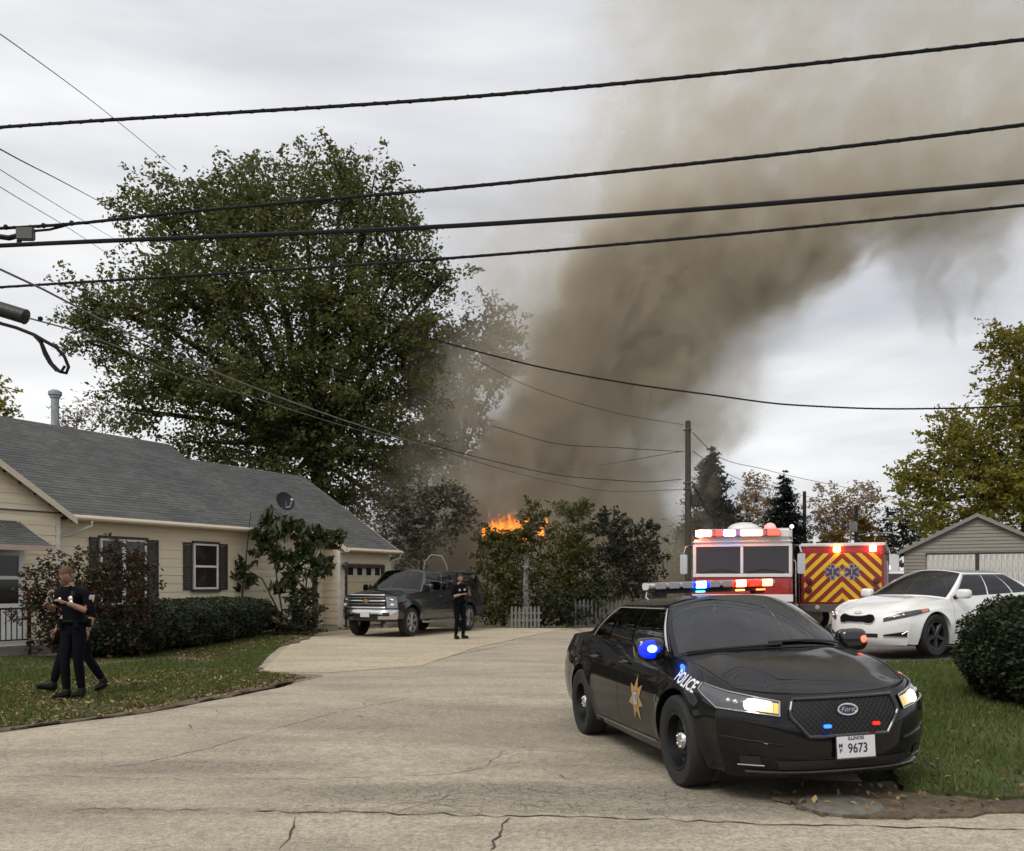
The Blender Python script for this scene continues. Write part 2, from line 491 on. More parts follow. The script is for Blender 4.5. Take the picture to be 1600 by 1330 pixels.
# cracks: thin jagged ribbons laid on the asphalt
def crack(pts, w, name='road_crack'):
    P = []
    for (a, b) in zip(pts[:-1], pts[1:]):
        n = max(3, int(math.hypot(b[0] - a[0], b[1] - a[1]) / .09))
        for k in range(n):
            t = k / n; P.append((a[0] + (b[0] - a[0]) * t + R.gauss(0, .014), a[1] + (b[1] - a[1]) * t + R.gauss(0, .022)))
    P.append(pts[-1]); V, F = [], []
    for i, (x, y) in enumerate(P):
        q = P[min(i + 1, len(P) - 1)]; o_ = P[max(i - 1, 0)]; d = Vector((q[0] - o_[0], q[1] - o_[1])).normalized()
        ww = w * R.uniform(.08, .72) * (1 if 0 < i < len(P) - 1 else .1)
        z = dip(x, y) + .005; V += [(x - d.y * ww, y + d.x * ww, z), (x + d.y * ww, y - d.x * ww, z)]
    F = [(2 * i, 2 * i + 1, 2 * i + 3, 2 * i + 2) for i in range(len(P) - 1)]
    return V, F


def gp(px, py): Y = EYE * FPX / (py - HOR); return ((px - 800) * Y / FPX, Y)


MCRACK = mat('crack_dirt', (.075, .066, .053), .95, var=.5, vscale=12)
mb = MB()
for pts, w in [([(395, 1268), (560, 1268), (800, 1273), (1000, 1276), (1250, 1287), (1600, 1296)], .020),
               ([(462, 1275), (455, 1300), (435, 1330)], .012), ([(795, 1276), (783, 1300), (765, 1330)], .014),
               ([(130, 1205), (230, 1192), (330, 1168), (430, 1138), (520, 1114), (640, 1090)], .009),
               ([(0, 1213), (120, 1214), (300, 1218), (500, 1216), (700, 1206), (820, 1178)], .006),
               ([(110, 1266), (170, 1263), (330, 1266)], .010), ([(700, 1206), (760, 1190), (790, 1160), (880, 1150)], .005),
               ([(840, 1190), (900, 1215), (1000, 1232), (1100, 1250)], .006), ([(620, 1270), (700, 1240), (800, 1226), (900, 1240)], .006),
               ([(560, 1268), (640, 1252), (720, 1246)], .008), ([(415, 1052), (520, 1048), (620, 1041), (720, 1022), (800, 1007), (880, 1000)], .03)]:
    V, F = crack([gp(*p) for p in pts], w); mb.add(V, F)
for _ in range(12):
    px, py = R.gauss(760, 190), R.gauss(1256, 8)
    V, F = crack([gp(px, py), gp(px + R.gauss(0, 40), py + R.gauss(0, 4)), gp(px + R.gauss(0, 60), py + R.gauss(0, 7))], .0045); mb.add(V, F)
o = mb.build('road_crack', MCRACK, kind='structure'); tag(o, 'dark jagged cracks running across the asphalt')

def blades(name, poly, zf, n, h, material, ymin, ymax, xmin, xmax, label):
    P = np.stack([NR.uniform(xmin, xmax, n), NR.uniform(ymin, ymax, n)], 1); P = P[inside(poly, P)]
    dens = np.sin(P[:, 0] * 2.1 + np.sin(P[:, 1] * 1.7)) * np.sin(P[:, 1] * 1.3 + P[:, 0] * .6)
    P = P[NR.uniform(-1.3, .4, len(P)) < dens]
    n = len(P); z = np.array([zf(a, b) for a, b in P]); an = NR.uniform(0, 2 * math.pi, n)
    hh = h * NR.uniform(.4, 1.25, n); w = NR.uniform(.004, .009, n) * (P[:, 1] / 7).clip(1, 2.5)
    tilt = NR.normal(0, .5, (n, 2)) * hh[:, None]
    V = np.zeros((n, 3, 3)); d = np.stack([np.cos(an), np.sin(an)], 1) * w[:, None]
    V[:, 0, :2] = P - d; V[:, 1, :2] = P + d; V[:, 2, :2] = P + tilt
    V[:, 0, 2] = z - .005; V[:, 1, 2] = z - .005; V[:, 2, 2] = z + hh
    me = fastmesh(name, V.reshape(-1, 3), np.arange(3 * n).reshape(n, 3), 3)
    a = me.attributes.new('tint', 'FLOAT', 'FACE'); a.data.foreach_set('value', NR.uniform(0, 1, n).astype(np.float32))
    me.materials.append(material)
    tag(link(name, me), label, kind='stuff')


MGRASS = leafmat('grass_blade', (.070, .115, .022), (.110, .140, .036), (.17, .145, .065), .35)
blades('grass', ll, zl, 120000, .05, MGRASS, 8.5, 19, -13, -3.4, 'short green grass of the lawn before the house')
blades('grass', ll, zl, 60000, .06, MGRASS, 19, 30, -9.5, -5.4, 'grass strip between the hedge bed and the driveway')
blades('grass', lr, zr, 150000, .06, MGRASS, 6.1, 15.4, 2.8, 10.5, 'short green grass of the corner lawn')
MLITTER = leafmat('dead_leaf', (.13, .075, .036), (.20, .125, .055), (.40, .30, .13), .1)


def litter(spots, label):
    C = []
    for poly, zf, n, xr, yr, bias in spots:
        P = np.stack([NR.uniform(*xr, n), NR.uniform(*yr, n)], 1)
        if poly is not None: P = P[inside(poly, P)]
        if bias is not None: P = P[NR.uniform(0, 1, len(P)) < bias(P)]
        C.append(np.array([(a, b, zf(a, b) + R.uniform(.012, .035)) for a, b in P]).reshape(-1, 3))
    C = np.concatenate(C)
    tag(leaves('fallen_leaves', C, .062, MLITTER, up=1.6, asp=.55), label, kind='stuff')


litter([(lr, zr, 620, (2.9, 8), (6.3, 11), lambda P: np.exp(-(P[:, 1] - 6.2) / 2.2)), (soil, lambda x, y: .012, 130, (1.7, 4.6), (6, 7), None)], 'yellow and brown leaves scattered on the corner lawn')
litter([(ll, zl, 420, (-13, -3.6), (8.7, 16), lambda P: np.clip(.25 + np.exp(-((P[:, 1] - 9.2 - .9 * (P[:, 0] + 5.7).clip(0)) / .8)), 0, 1)), (verge, lambda x, y: .010, 9000, (-9, -3), (8.3, 16), None), (ll, zl, 7000, (-9, -3.4), (8.7, 16), lambda P: np.exp(-((P[:, 1] - 9.3 - .95 * (P[:, 0] + 5.7).clip(0)).clip(0) / .42))),
        (bed, lambda x, y: zl(x, y) + .02, 2600, (-9, -5.5), (16, 30), None), (None, lambda x, y: .006, 14, (-5, 0), (6, 14), None)], 'brown leaf litter along the front lawn and verge')
# ------------------------------------------------------------------ the cream house
HO = Vector((-4.1, 32.6, 0)); HA = math.atan2(.878, .48)
HU = Vector((math.cos(HA), math.sin(HA))); HN = Vector((-math.sin(HA), math.cos(HA)))   # along the wall, into the house


def hp(px, py, w):
    """photo pixel seen on the house plane at depth w -> (t, z)"""
    k = (px - 800) / FPX
    Y = (w + HO.x * HN.x + HO.y * HN.y) / (k * HN.x + HN.y)
    return (k * Y - HO.x) * HU.x + (Y - HO.y) * HU.y, EYE + (HOR - py) * Y / FPX


MSID = mat('cream_siding', (.72, .63, .455), .6, var=.10, vscale=2.5, bump=.15, bscale=25, stretch=(.3, 1, 3), col2=(.63, .55, .395))
MSHUT = mat('brown_shutter', (.042, .034, .026), .6, var=.25, vscale=10)
MPANE = mat('window_pane', (.022, .020, .020), .05, spec=.5)
MBRN = mat('brown_trim', (.05, .036, .026), .6)


def shingle_mat(name, a, b):
    m = bpy.data.materials.new(name); m.use_nodes = True; t = m.node_tree; p = t.nodes['Principled BSDF']
    v = t.nodes.new('ShaderNodeTexCoord').outputs['UV']
    br = t.nodes.new('ShaderNodeTexBrick'); t.links.new(v, br.inputs['Vector'])
    br.inputs['Color1'].default_value = tuple(a) + (1,); br.inputs['Color2'].default_value = tuple(b) + (1,)
    br.inputs['Mortar'].default_value = (.070, .070, .066, 1)
    br.inputs['Scale'].default_value = 1; br.inputs['Brick Width'].default_value = .31; br.inputs['Row Height'].default_value = .15
    br.inputs['Mortar Size'].default_value = .006; br.inputs['Bias'].default_value = -.1
    f = noise(t, v, 60, 3, .6); g = noise(t, v, .5, 4, .5).step(.3, .7)
    c = mixc(t, 1.0, br.outputs[0], mixc(t, f, (.40, .40, .40), (1.55, 1.55, 1.55)), 'MULTIPLY')
    c = mixc(t, 1.0, c, mixc(t, g, (.88, .88, .9), (1.1, 1.09, 1.06)), 'MULTIPLY')
    t.links.new(c, p.inputs['Base Color']); p.inputs['Roughness'].default_value = .92; p.inputs['Specular IOR Level'].default_value = .2
    return m


MSHING = shingle_mat('grey_shingle', (.112, .115, .112), (.080, .082, .081))


def roof_slope(name, a, b, c, d, m, parent, step=.15, th=.009):
    """stepped shingle courses from eave a->b up to ridge d->c"""
    a, b, c, d = map(Vector, (a, b, c, d)); sl = ((d - a).length + (c - b).length) / 2
    n = max(2, int(sl / step)); nrm = (b - a).cross(d - a).normalized()
    if nrm.z < 0: nrm = -nrm
    V, F, UV = [], [], []
    for i in range(n):
        p0, p1 = a.lerp(d, i / n), b.lerp(c, i / n); q0, q1 = a.lerp(d, (i + 1) / n), b.lerp(c, (i + 1) / n)
        k = len(V); L = (p1 - p0).length; off = (a.lerp(d, i / n) - a).dot((b - a).normalized())
        # course: raised butt edge, sloping down to the next one
        nseg = max(1, int(L / 1.0))
        for s in range(nseg + 1):
            t = s / nseg; wob = nrm * R.uniform(-.003, .003)
            V += [p0.lerp(p1, t), p0.lerp(p1, t) + nrm * th + wob, q0.lerp(q1, t) + nrm * .003]
            UV += [(off + L * t, i * .15)] * 1 + [(off + L * t, i * .15 + .004), (off + L * t, i * .15 + .149)]
        for s in range(nseg):
            e = k + 3 * s
            F += [(e, e + 3, e + 4, e + 1), (e + 1, e + 4, e + 5, e + 2)]
    me = bpy.data.meshes.new(name); me.from_pydata([tuple(v) for v in V], [], F); me.materials.append(m)
    uv = me.uv_layers.new(name='UVMap')
    for l in me.loops: uv.data[l.index].uv = UV[l.vertex_index]
    return link(name, me, parent, 'stuff')


house = empty('house', HO, HA, 'cream sided one-storey house with grey shingle roof and attached garage', 'house')
zg = .12
# wall cores
mb = MB()
mb.box((-21, 1.06, -.2), (0 - .25, 8.6, 3.2)); mb.box((-21, .81, -.2), (-12.92, 8.6, 3.2)); mb.box((-2.93, .42, -.2), (-.25, 1.04, 2.72)); mb.box((-2.93, .311, -.2), (-2.72, .42, 2.72)); mb.box((-.52, .311, -.2), (-.25, .42, 2.72)); mb.box((-2.72, .311, 2.22), (-.52, .42, 2.72))
wall = mb.build('wall', mat('wall_core', (.52, .46, .33), .7), house)


def plank_mesh():
    # lap board profile in YZ: bottom proud, 1 m long along X, 1 m high scaled later
    pr = [(0, 0), (-.024, 0), (-.006, 1), (0, 1)]
    V = [(x, y, z) for x in (0, 1) for y, z in pr]
    F = [(0, 1, 2, 3), (7, 6, 5, 4)] + [(i, i + 4, (i + 1) % 4 + 4, (i + 1) % 4) for i in range(4)]
    me = bpy.data.meshes.new('siding_plank'); me.from_pydata(V, [], F); me.materials.append(MSID)
    return me


PLANK = plank_mesh()
def plank(t0, t1, w, z, h, side=False, parent=None):
    o = link('siding_plank', PLANK, parent or wall)
    o.location = (t0, w, z); o.scale = (t1 - t0, 1, h)
    if side: o.rotation_euler = (0, 0, rad(-90))
    return o


PH = .232
for i in range(13):
    z = .18 + i * PH
    h = min(PH + .004, 3.2 - z)
    plank(-12.85, -2.93, 1.06, z, h)
    plank(-20, -12.86, .81, z, h)
for i in range(9):          # gable boards of the left wing
    z = .18 + (13 + i) * PH; half = (5.45 - z) / .62
    if half > .3: plank(-16.4 - half, -16.4 + half, .81, z, PH + .004)
DT0, DT1 = -2.62, -.62      # garage door opening
for i in range(12):
    z = .18 + i * PH; h = min(PH + .004, 2.72 - z)
    if h <= 0.02: break
    if z < 2.15:
        plank(-2.93, DT0 - .1, .31, z, h); plank(DT1 + .1, -.25, .31, z, h)
    else: plank(-2.93, -.25, .31, z, h)
    plank(1.06, .31, 0, 0, h, True).location = (-2.93, 1.06, z)
    wall.children[-1].scale = (.75, 1, h)
# corner boards
mb = MB()
for (a, b) in [((-2.99, .28), (-2.88, .40)), ((-.34, .28), (-.22, .40)), ((-12.95, .78), (-12.84, .90))]:
    mb = MB(); mb.box((a[0], a[1], .1), (b[0], b[1], 2.74 if a[1] < .5 else 3.2)); mb.build('corner_board', M['trim'], wall)
# roofs
roof = roof_slope('roof', (-22, .75, 3.26), (-5.7, .75, 3.26), (-5.7, 5.37, 6.26), (-22, 5.37, 6.26), MSHING, house)
MF = 0.0
def rz(w): return 2.77 + .652 * w
roof_slope('shingle_courses', (-5.72, .75, rz(.75) - .012), (-2.95, .75, rz(.75) - .012), (-2.95, 4.52, rz(4.52)), (-5.72, 4.52, rz(4.52)), MSHING, roof)
roof_slope('shingle_courses', (-2.97, 0, rz(0) - .012), (0, 0, rz(0) - .012), (0, 4.52, rz(4.52)), (-2.97, 4.52, rz(4.52)), MSHING, roof)
roof_slope('shingle_courses', (-22, 10, 3.26), (-5.7, 10, 3.26), (-5.7, 5.37, 6.26), (-22, 5.37, 6.26), MSHING, roof)
roof_slope('shingle_courses', (-5.7, 9, 2.8), (0, 9, 2.8), (0, 4.52, rz(4.52)), (-5.7, 4.52, rz(4.52)), MSHING, roof)
# wing gable roof
roof_slope('shingle_courses', (-12.62, .55, 3.16), (-12.62, 3.2, 3.16), (-16.4, 3.2, 5.58), (-16.4, .55, 5.58), MSHING, roof)
roof_slope('shingle_courses', (-20.2, .55, 3.16), (-20.2, 3.2, 3.16), (-16.4, 3.2, 5.58), (-16.4, .55, 5.58), MSHING, roof)
# fascia, gutters, rakes
mb = MB()
mb.box((-12.6, .70, 3.12), (-2.97, .755, 3.27)); mb.box((-12.6, .755, 3.12), (-2.97, 1.06, 3.14))
mb.box((-2.97, -.05, 2.63), (0, .005, 2.78)); mb.box((-2.97, .0, 2.62), (0, .34, 2.64))
def rake(a, b, h=.16, t=.03):
    a, b = Vector(a), Vector(b); d = Vector((0, 0, h)); s = Vector((t, 0, 0)) if abs((b - a).x) < .01 else Vector((0, t, 0))
    V = [a, b, b - d, a - d]; V = [tuple(v) for v in V] + [tuple(v + s) for v in V]
    mb.add(V, [(0, 1, 2, 3), (7, 6, 5, 4), (0, 4, 5, 1), (1, 5, 6, 2), (2, 6, 7, 3), (3, 7, 4, 0)])
rake((-12.55, .53, 3.17), (-16.4, .53, 5.58)); rake((-20.2, .53, 3.17), (-16.4, .53, 5.58))
rake((-.02, 0, 2.77), (-.02, 4.52, rz(4.52) + .0)); rake((-5.73, .75, 3.26), (-5.73, 5.37, 6.26)); rake((-3.0, 0, 2.77), (-3.0, .75, 3.26))
mb.build('fascia', mat('fascia_cream', (.60, .53, .41), .5, var=.1), roof)
# gutter and downspouts
mb = MB(); mb.tube([(-12.62, .62, 3.19), (-2.95, .62, 3.19)], .06, 8); mb.tube([(-3.0, -.1, 2.70), (.05, -.1, 2.70)], .055, 8)
mb.build('gutter', mat('gutter_cream', (.62, .54, .41), .45), roof, True)
mb = MB(); mb.tube([(-12.1, .62, 3.14), (-12.1, .62, 3.0), (-12.45, .98, 2.8), (-12.75, .98, 2.7), (-12.75, .98, .2)], .035, 8)
mb.build('downspout', M['trim'], house, True); mb = MB(); mb.tube([(.0, -.1, 2.66), (0, -.02, 2.52), (-.12, .22, 2.4), (-.2, .27, 2.3), (-.2, .25, .15)], .035, 8)
mb.build('downspout', M['trim'], house, True)
# flue pipe
mb = MB(); Mx = Matrix.Translation((hp(86, 640, 5.6)[0], 5.6, 0)) @ Matrix.Rotation(rad(90), 4, 'X')
mb.lathe([(.11, 5.9), (.11, 7.12)], 20, Mx); mb.lathe([(.15, 7.12), (.15, 7.18), (.19, 7.20), (.19, 7.30), (.10, 7.36), (0, 7.37)], 20, Mx)
fl = mb.build('flue_pipe', mat('galvanised', (.36, .38, .40), .5, .6, var=.3, vscale=8), roof, True)


def sash_window(px0, px1, py0, py1, w, name='window', panes=1, zb=None):
    t0, z1 = hp(px0, py0, w); t1, _ = hp(px1, py0, w); z0 = zb if zb is not None else hp(px0, py1, w)[1]
    f = MB(); e = .055
    f.box((t0 - .05, w - .075, z1), (t1 + .05, w - .0, z1 + .07)); brn = f
    win = brn.build(name, MBRN, house)
    f = MB()
    n = panes; ww = (t1 - t0) / n
    for k in range(n):
        a, b = t0 + k * ww, t0 + (k + 1) * ww
        f.box((a, w - .065, z0), (a + e, w - .02, z1)); f.box((b - e, w - .065, z0), (b, w - .02, z1))
        f.box((a + e, w - .062, z1 - e), (b - e, w - .02, z1)); f.box((a + e, w - .062, z0), (b - e, w - .02, z0 + e))
        zm = (z0 + z1) / 2; f.box((a + e, w - .058, zm - .03), (b - e, w - .02, zm + .03))
        for (zz0, zz1) in ((z0 + e, zm - .03), (zm + .03, z1 - e)):
            g = MB(); g.box((a + e, w - .036, zz0), (b - e, w - .03, zz1)); g.build('pane', MPANE, win)
    f.build('frame', M['white'], win, bevel=.006, seg=1)
    g = MB(); g.box((t0 - .08, w - .11, z0 - .07), (t1 + .08, w - .02, z0 - .002)); g.build('sill', MBRN, win)
    return t0, t1, z0, z1


def shutter(px0, px1, py0, py1, w, zr_=None):
    t0, z1 = hp(px0, py0, w); t1, z0 = hp(px1, py1, w)
    if zr_: z0, z1 = zr_
    f = MB(); e = .05; y = w - .028
    f.box((t0, y - .028, z0), (t0 + e, y, z1)); f.box((t1 - e, y - .028, z0), (t1, y, z1))
    for q in (z0, (z0 + z1) / 2 - .03, z1 - .06): f.box((t0 + e, y - .026, q), (t1 - e, y, q + .06))
    s = f.build('shutter', MSHUT, house); g = MB(); z = z0 + .07
    while z < z1 - .08:
        g.add([(t0 + e, y - .022, z), (t1 - e, y - .022, z), (t1 - e, y - .006, z + .04), (t0 + e, y - .006, z + .04)], [(0, 1, 2, 3)]); z += .045
    g.build('louvre_slats', MSHUT, s, kind='stuff')


a = sash_window(301, 339, 849, 921, 1.06)
shutter(285, 299, 849, 925, 1.06, (a[2] - .02, a[3] + .02)); shutter(341, 354, 849, 925, 1.06, (a[2] - .02, a[3] + .02))
b = sash_window(155, 227, 841, 990, 1.06, panes=2, zb=1.0)
shutter(229, 246, 841, 990, 1.06, (.95, b[3] + .02)); shutter(138, 153, 841, 990, 1.06, (.95, b[3] + .02))
# garage door with its row of small panes
mb = MB()
for k in range(4):
    mb.box((DT0, .36, .12 + k * .5), (DT1, .40, .12 + (k + 1) * .5 - .012))
door = mb.build('garage_door', mat('garage_cream', (.56, .47, .32), .55, var=.08), house, bevel=.006, seg=1)
dz0 = hp(560, 898, .34)[1] - .02; dz1 = dz0 + .27
for k in range(4):
    c = DT0 + (k + .5) * (DT1 - DT0) / 4
    f = MB(); f.box((c - .2, .335, dz0 - .04), (c + .2, .359, dz1 + .04)); f.build('pane_frame', M['trim'], door, bevel=.005, seg=1)
    f = MB(); f.box((c - .145, .326, dz0), (c + .145, .333, dz1)); f.build('pane', MPANE, door)
mb = MB(); mb.box((DT0 - .1, .26, .12), (DT0, .36, 2.22)); mb.box((DT1, .26, .12), (DT1 + .1, .36, 2.22)); mb.box((DT0 - .1, .255, 2.12), (DT1 + .1, .36, 2.24))
mb.build('door_surround', MBRN, house)
# garage wall lamp
t, z = hp(534, 885, .3); mb = MB(); mb.box((t - .03, .16, z - .02), (t + .03, .29, z + .04)); mb.lathe([(.03, .0), (.09, .03), (.1, .2), (.05, .27), (0, .29)], 12, Matrix.Translation((t, .12, z - .13)) @ Matrix.Rotation(rad(90), 4, 'X'))
mb.build('wall_lamp', M['iron'], house, True)
# narrow vent window on the garage side wall
mb = MB(); mb.box((-2.975, .60, 1.75), (-2.955, .72, 2.25)); sv = mb.build('vent', M['trim'], house)
mb = MB(); mb.box((-2.985, .64, 1.80), (-2.976, .68, 2.2)); mb.build('slot', MBRN, sv)
# entry: awning roof, glazed storm door, iron railing
roof_slope('porch_roof', (-14.41, -.4, 2.42), (-13.84, -.4, 2.42), (-13.95, .8, 3.02), (-14.41, .8, 3.02), MSHING, house, .13)
roof_slope('porch_roof', (-16.6, -.4, 2.42), (-14.41, -.4, 2.42), (-14.41, .8, 3.02), (-16.6, .8, 3.02), MSHING, house, .13)
mb = MB(); mb.box((-16.6, -.44, 2.30), (-13.82, -.402, 2.42))
rake((-14.45, -.38, 2.42), (-14.45, .78, 3.02), .12); rake((-13.87, -.38, 2.42), (-13.87, .78, 3.02), .12)
mb.build('porch_trim', mat('porch_trim', (.46, .36, .30), .6), house)
mb = MB(); t1, z1 = hp(36, 862, .3); t0 = t1 - .85; z0 = .25
mb.box((t0, .3, z0), (t0 + .1, .34, z1)); mb.box((t1 - .1, .3, z0), (t1, .34, z1)); mb.box((t0 + .1, .3, z1 - .1), (t1 - .1, .34, z1))
mb.box((t0 + .1, .302, z0), (t1 - .1, .34, 1.12)); mb.box((t0 + .1, .3, 1.66), (t1 - .1, .34, 1.74))
sd_ = mb.build('storm_door', M['white'], house, bevel=.008, seg=1)
for q in ((1.12, 1.66), (1.74, z1 - .1)):
    f = MB(); f.box((t0 + .1, .315, q[0]), (t1 - .1, .322, q[1])); f.build('pane', MPANE, sd_)
mb = MB(); mb.box((-16.6, .36, .1), (-14.0, .8, 2.5)); mb.build('porch_wall', M['white'], house)
mb = MB(); mb.box((-16.6, -.9, 0), (-13.8, .3, .25)); mb.build('porch_step', mat('step_concrete', (.30, .28, .25), .9, var=.3, vscale=5), house, bevel=.015)
rail = MB(); rb = hp(47, 980, -.9)[0]; ra = rb - 1.2
rail.box((ra, -.93, 1.02), (rb, -.89, 1.06)); rail.box((ra, -.93, .36), (rb, -.89, .39)); rail.box((rb - .05, -.94, .05), (rb, -.88, 1.14))
rl = rail.build('iron_railing', M['iron'], house)
BAL = MB().box((-.009, -.009, .39), (.009, .009, 1.02)).build('baluster', M['iron'], rl); BAL.location = (ra + .06, -.91, 0)
for k in range(1, 10):
    q = BAL.copy(); COL.objects.link(q); q.location = (ra + .06 + k * .12, -.91, 0)

# satellite dish on the front slope
t, z = hp(447, 792, 1.35); dish = empty('satellite_dish', (HO.x + HU.x * t + HN.x * 1.35, HO.y + HU.y * t + HN.y * 1.35, rz(1.35)), 0, 'dark grey satellite dish on the shingle roof above the big-leaved shrub', 'satellite dish')
Mx = Matrix.Translation((0, -.06, .62)) @ Matrix.Rotation(rad(38), 4, 'Z') @ Matrix.Rotation(rad(-28), 4, 'X') @ Matrix.Diagonal((.86, 1, .96, 1))
MB().lathe([(0, .10), (.15, .085), (.28, .045), (.36, 0), (.365, .0), (.365, .012), (.28, .06), (.15, .1), (0, .115)], 28, Mx).build('reflector', mat('dish_grey', (.022, .026, .029), .7, var=.2, spec=.15), dish, True)
mb = MB(); mb.tube([(0, 0, -.05), (0, 0, .45), (0, -.02, .62)], .028); mb.build('mast', M['steel'], dish, True)
mb = MB(); mb.tube([(0, -.05, .40), (.22, -.35, .42), (.30, -.46, .58)], .018); mb.ell((.31, -.47, .62), (.05, .07, .05), 10, 6); mb.build('feed_arm', mat('dish_arm', (.5, .5, .5), .5), dish, True)

# ------------------------------------------------------------------ the shed with carriage doors at right
MSHED = mat('tan_siding', (.27, .245, .205), .7, var=.15, vscale=3, bump=.1, stretch=(.4, 1, 3))
sx0, sxa, sy = (1418 - 800) / FPX * 30, (1527 - 800) / FPX * 30, 30.0
half = sxa - sx0; shed = empty('garage_shed', (sxa, sy, 0), rad(-27), 'small tan garage with peaked gable behind the white sedan', 'garage')
ze, za = at(0, 856, 30).z, at(0, 802, 30).z
mb = MB(); hw = half - .08
mb.prism([(-hw, 0), (hw, 0), (hw, ze), (0, za - .1), (-hw, ze)], 6.0, Matrix.Translation((0, .03, 0))); core = mb.build('wall', MSHED, shed)
mb = MB(); z = .3; dz1_ = at(0, 866, 30).z; dw = (1600 - 1458) / FPX * 15
while z < za - .2:
    l = hw if z < ze else hw * (za - .1 - z) / (za - .1 - ze)
    segs = [(-l, l)] if z > dz1_ - .02 else [(-l, -dw - .06), (dw + .06, l)]
    for a_, b_ in segs:
        mb.add([(a_, .028, z), (b_, .028, z), (b_, .003, z), (a_, .003, z), (a_, .024, z + .116), (b_, .024, z + .116)], [(3, 2, 5, 4), (0, 1, 2, 3), (0, 3, 4), (1, 5, 2)])
    z += .118
mb.build('siding_boards', MSHED, core, kind='stuff')
mb = MB()
for s in (-1, 1):
    mb.add([(s * (half + .12), -.12, ze - .10), (0, -.12, za), (0, 6.1, za), (s * (half + .12), 6.1, ze - .10), (s * (half + .12), -.12, ze - .17), (0, -.12, za - .08), (0, 6.1, za - .08), (s * (half + .12), 6.1, ze - .17)],
           [(0, 1, 2, 3), (4, 7, 6, 5), (0, 4, 5, 1), (3, 2, 6, 7), (0, 3, 7, 4), (1, 5, 6, 2)])
mb.build('roof', mat('shed_roof', (.16, .15, .14), .9, var=.3), shed)
mb = MB()
for s in (-1, 1):
    mb.add([(s * (half + .13), -.145, ze - .11), (0, -.145, za + .0), (0, -.145, za - .13), (s * (half + .13), -.145, ze - .23)] + [(s * (half + .13), -.122, ze - .11), (0, -.122, za + .0), (0, -.122, za - .13), (s * (half + .13), -.122, ze - .23)],
           [(0, 1, 2, 3), (7, 6, 5, 4), (0, 4, 5, 1), (2, 6, 7, 3)])
mb.build('rake_board', mat('rake_grey', (.22, .21, .19), .7), shed)
MPEEL = mat('peeling_white', (.68, .67, .64), .7, var=.5, vscale=5, col2=(.42, .40, .36), stretch=(5, 1, 1), bump=.2)
for s in (-1, 1):
    dr = MB(); x0, x1 = (-dw, -.06) if s < 0 else (.06, dw)
    dr.box((x0, -.02, .3), (x1, .0, dz1_)); d_ = dr.build('carriage_door', MPEEL, shed)
    n = 9; b_ = None
    for k in range(n):
        a_ = x0 + (x1 - x0) * k / n
        if b_ is None: b_ = MB().box((.006, -.045, .3), ((x1 - x0) / n - .006, -.0205, dz1_ - .005)).build('board', MPEEL, d_); b_.location.x = a_
        else: q = b_.copy(); COL.objects.link(q); q.location.x = a_; q.parent = d_
mb = MB(); mb.box((-.055, -.03, .3), (.055, 0, dz1_)); mb.box((-dw - .05, -.05, dz1_ + .01), (dw + .05, 0, dz1_ + .06)); mb.build('door_frame', mat('shed_dark', (.05, .045, .04), .8), shed)
